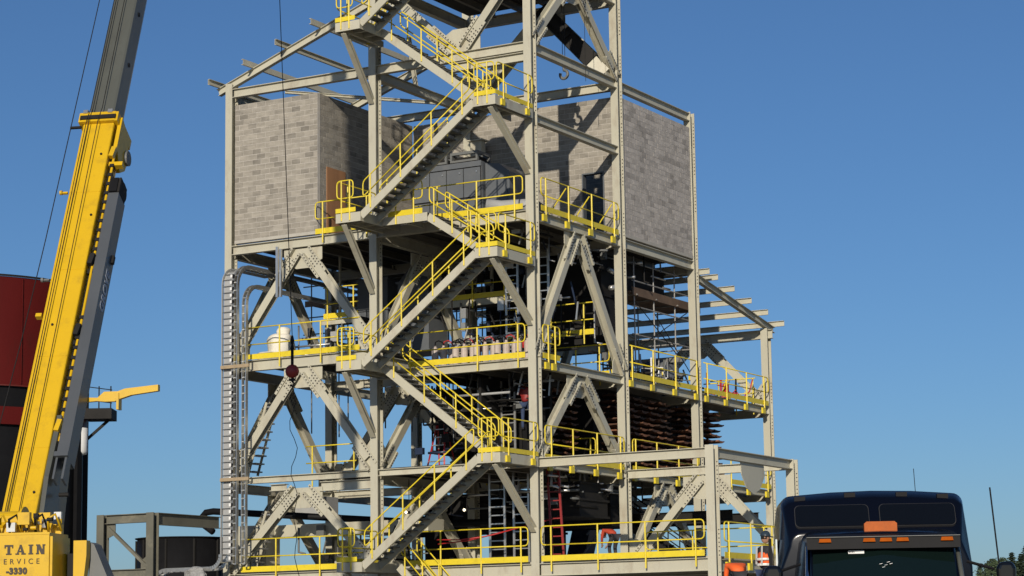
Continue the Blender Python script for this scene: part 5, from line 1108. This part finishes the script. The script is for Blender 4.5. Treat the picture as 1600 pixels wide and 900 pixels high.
for s in (-1, 1): part('wiper', MB().obox(tp(.1 * s - .02, 1.90, 2.30 if s < 0 else 2.36), tp(.1 * s + s * .42, 1.86, 2.22 if s < 0 else 2.40), .03, .02, TFn), GALV, cab)
hood = loft('hood', [sec(1.88, 1.0, .8, 1.7, 1.95, .8, .12), sec(3.2, .92, .8, 1.5, 1.72, .7, .14), sec(3.7, .85, .8, 1.4, 1.60, .6, .14)], NAVY)
tb_('grille', -.5, .5, 3.68, 3.76, .75, 1.5, CHROME); tb_('bumper', -1.2, 1.2, 3.6, 3.9, .35, .72, CHROME); tb_('chassis', -.5, .5, -5.5, 3.6, .7, .95, DARK)
MU = lambda s: -1.34 if s < 0 else 1.43
for s in (-1, 1):
    part('fender', MB().lathe(tp(s * 1.0, 3.0, .6), [(.75, -.2), (.78, 0), (.75, .2)], 24, TU), NAVY, tr); part('headlight', MB().lathe(tp(s * .95, 3.72, 1.1), [(.12, -.1), (.13, 0), (.08, .05)], 16, TFn), CHROME, tr)
    for f in (3.0, -3.2, -4.6):
        w_ = part('wheel', MB().lathe(tp(s * 1.02, f, .52), [(.25, -.14), (.48, -.16), (.52, -.1), (.52, .1), (.48, .16), (.25, .14)], 24, TU), BLACKP, tr); part('rim', MB().lathe(tp(s * 1.02, f, .52), [(.26, -.12), (.26, .12)], 16, TU), CHROME, w_)
    mr_ = part('mirror', MB().prism([tp(MU(s) - .10, 1.75, 1.95), tp(MU(s) + .10, 1.75, 1.95), tp(MU(s) + .115, 1.75, 2.52), tp(MU(s) + .08, 1.75, 2.60), tp(MU(s) - .08, 1.75, 2.60), tp(MU(s) - .115, 1.75, 2.52)], TFn, .12), BLKGL, tr)
    bv = mr_.modifiers.new('b', 'BEVEL'); bv.width = .045; bv.segments = 3
    part('mirror_arm', MB().tube([tp(s * 1.0, 1.5, 2.62), tp(s * 1.3, 1.65, 2.52)], .02, 6), BLACKP, mr_); part('mirror_arm', MB().tube([tp(s * 1.0, 1.6, 2.0), tp(s * 1.3, 1.7, 2.1)], .02, 6), BLACKP, mr_)
    part('grab_rail', MB().tube([tp(s * 1.05, 1.2, 2.35), tp(s * 1.09, 1.2, 2.3), tp(s * 1.09, 1.2, 1.5)], .018, 6), CHROME, cab)
    part('exhaust_stack', MB().tube([tp(s * 1.0, -2.7, 1.0), tp(s * 1.0, -2.7, 3.2)], .07, 12), CHROME, tr)
part('antenna', MB().tube([tp(1.37, 1.6, 2.55), tp(1.355, 1.6, 2.75), tp(1.30, 1.6, 3.50)], .010, 6), BLACKP, tr)
part('whip_antenna', MB().tube([tp(.72, -1.8, 3.5), tp(.70, -1.8, 4.0)], .005, 5), BLACKP, tr)

# ================================================================== TREES
def leaf_cloud(mb, c, r, n, rnd, size, squash=1.0):
    for _ in range(n):
        a = rnd.uniform(0, 2 * PI); z = rnd.uniform(-1, 1); k = rnd.random() ** .4; s = math.sqrt(1 - z * z)
        p = V(c) + V((r * k * s * math.cos(a), r * k * s * math.sin(a), r * k * z * squash)); u = V((rnd.gauss(0, 1), rnd.gauss(0, 1), rnd.gauss(0, .6))).normalized(); w = u.orthogonal().normalized(); sz = size * rnd.uniform(.6, 1.3)
        mb.add([p - u * sz, p + w * sz * .6, p + u * sz, p - w * sz * .6], [(0, 1, 2, 3)])
def conifer_mesh(seed):
    rnd = random.Random(seed); mb = MB(); H = 8.5
    for i in range(26):
        z = 1.2 + (H - 1.2) * i / 26; rr = (H - z) * .30 * rnd.uniform(.7, 1.15) + .15
        for j in range(7):
            a = rnd.uniform(0, 2 * PI); 
            for k in range(5):
                q = rr * (k + .5) / 5; p = V((q * math.cos(a), q * math.sin(a), z - q * .25)); u = V((math.cos(a), math.sin(a), -.3)); w = V((-math.sin(a), math.cos(a), 0)); s_ = .34 * rnd.uniform(.6, 1.2)
                mb.add([p - u * s_, p + w * s_ * .7 + V((0, 0, rnd.uniform(-.15, .15))), p + u * s_, p - w * s_ * .7 + V((0, 0, rnd.uniform(-.2, .1)))], [(0, 1, 2, 3)])
    return mb
def broad_mesh(seed):
    rnd = random.Random(seed); mb = MB()
    for i in range(13): a = rnd.uniform(0, 2 * PI); r = rnd.uniform(.3, 2.6); leaf_cloud(mb, (r * math.cos(a), r * math.sin(a), rnd.uniform(2.8, 6.0) - r * .3), rnd.uniform(.9, 1.6), 85, rnd, .26, .8)
    return mb
CACHE_T = {}
rt = random.Random(3)
TB = V((-55.5, 225.4, 0))          # a point straight up the valley behind the truck's right side, 300 m out
cf = V((F_.x, F_.y, 0)).normalized(); cr_ = V((R_.x, R_.y, 0)).normalized(); CP = V((38.40, -68.87, 0))
def far(px, dist): return CP + cf * dist + cr_ * ((px - 800) / 3564 * dist)
_o = ['first', 'second', 'third', 'fourth', 'fifth', 'sixth', 'seventh', 'eighth', 'ninth', 'tenth', 'eleventh', 'twelfth', 'thirteenth', 'fourteenth']
data = [(1520, 310, 0, 883), (1529, 318, 1, 885), (1537, 305, 1, 880), (1546, 322, 1, 868), (1553, 309, 1, 861), (1562, 330, 1, 863), (1570, 311, 0, 866), (1576, 318, 1, 870), (1584, 308, 0, 868), (1591, 320, 0, 856), (1598, 315, 1, 862), (1607, 300, 0, 864), (1620, 312, 0, 862), (1634, 300, 1, 864),
        (889, 340, 0, 862), (897, 345, 0, 857), (906, 338, 1, 868), (1075, 330, 0, 890), (1160, 320, 1, 885)]
data = [(a, b, c, 1.65 + (1014.5 - .012 * (a - 800) - y_) / 3564 * b * 1.0) for a, b, c, y_ in data]
_rk = sorted(range(14), key=lambda k: data[k][0]); ORD = {k: _o[_rk.index(k)] + ' tree from the left on the hill right of the truck, a ' for k in range(14)}
for i, (px, dist, kd, zt) in enumerate(data):
    p = far(px, dist); H = 8.5 if kd == 0 else 7.3; sc_ = rt.uniform(.72, .95) * (1.0 if px > 1200 else .9)
    t = thing('conifer' if kd == 0 else 'broadleaf_tree', 'tree', 'tree', (p.x, p.y, zt - H * sc_), 'trees on the far hill')
    key = (kd, i % 3)
    if key not in CACHE_T: CACHE_T[key] = (conifer_mesh if kd == 0 else broad_mesh)(20 + i % 3).mesh('crown', LEAFD if kd == 0 else LEAFG)
    c = bpy.data.objects.new('crown', CACHE_T[key]); COL.objects.link(c); c.parent = t; c.scale = (sc_, sc_, sc_); c.rotation_euler = (0, 0, rt.uniform(0, 6))
    tk_ = part('trunk', MB().tube([(p.x, p.y, -1), (p.x, p.y, zt - H * sc_ * .35)], .25, 8, .08), BARK, t)
    if px > 1200: t['label'] = ORD[i] + ('dark pointed conifer' if kd == 0 else 'rounded green crown')
    elif px < 1000: t['label'] = ('left', 'middle', 'right')[i - 14] + ' one of three distant tree tops seen through the bottom bay beyond the red ladder'
    else: t['label'] = 'distant ' + ('dark conifer behind the bottom bay' if px < 1100 else 'green tree behind the tower foot by the truck')
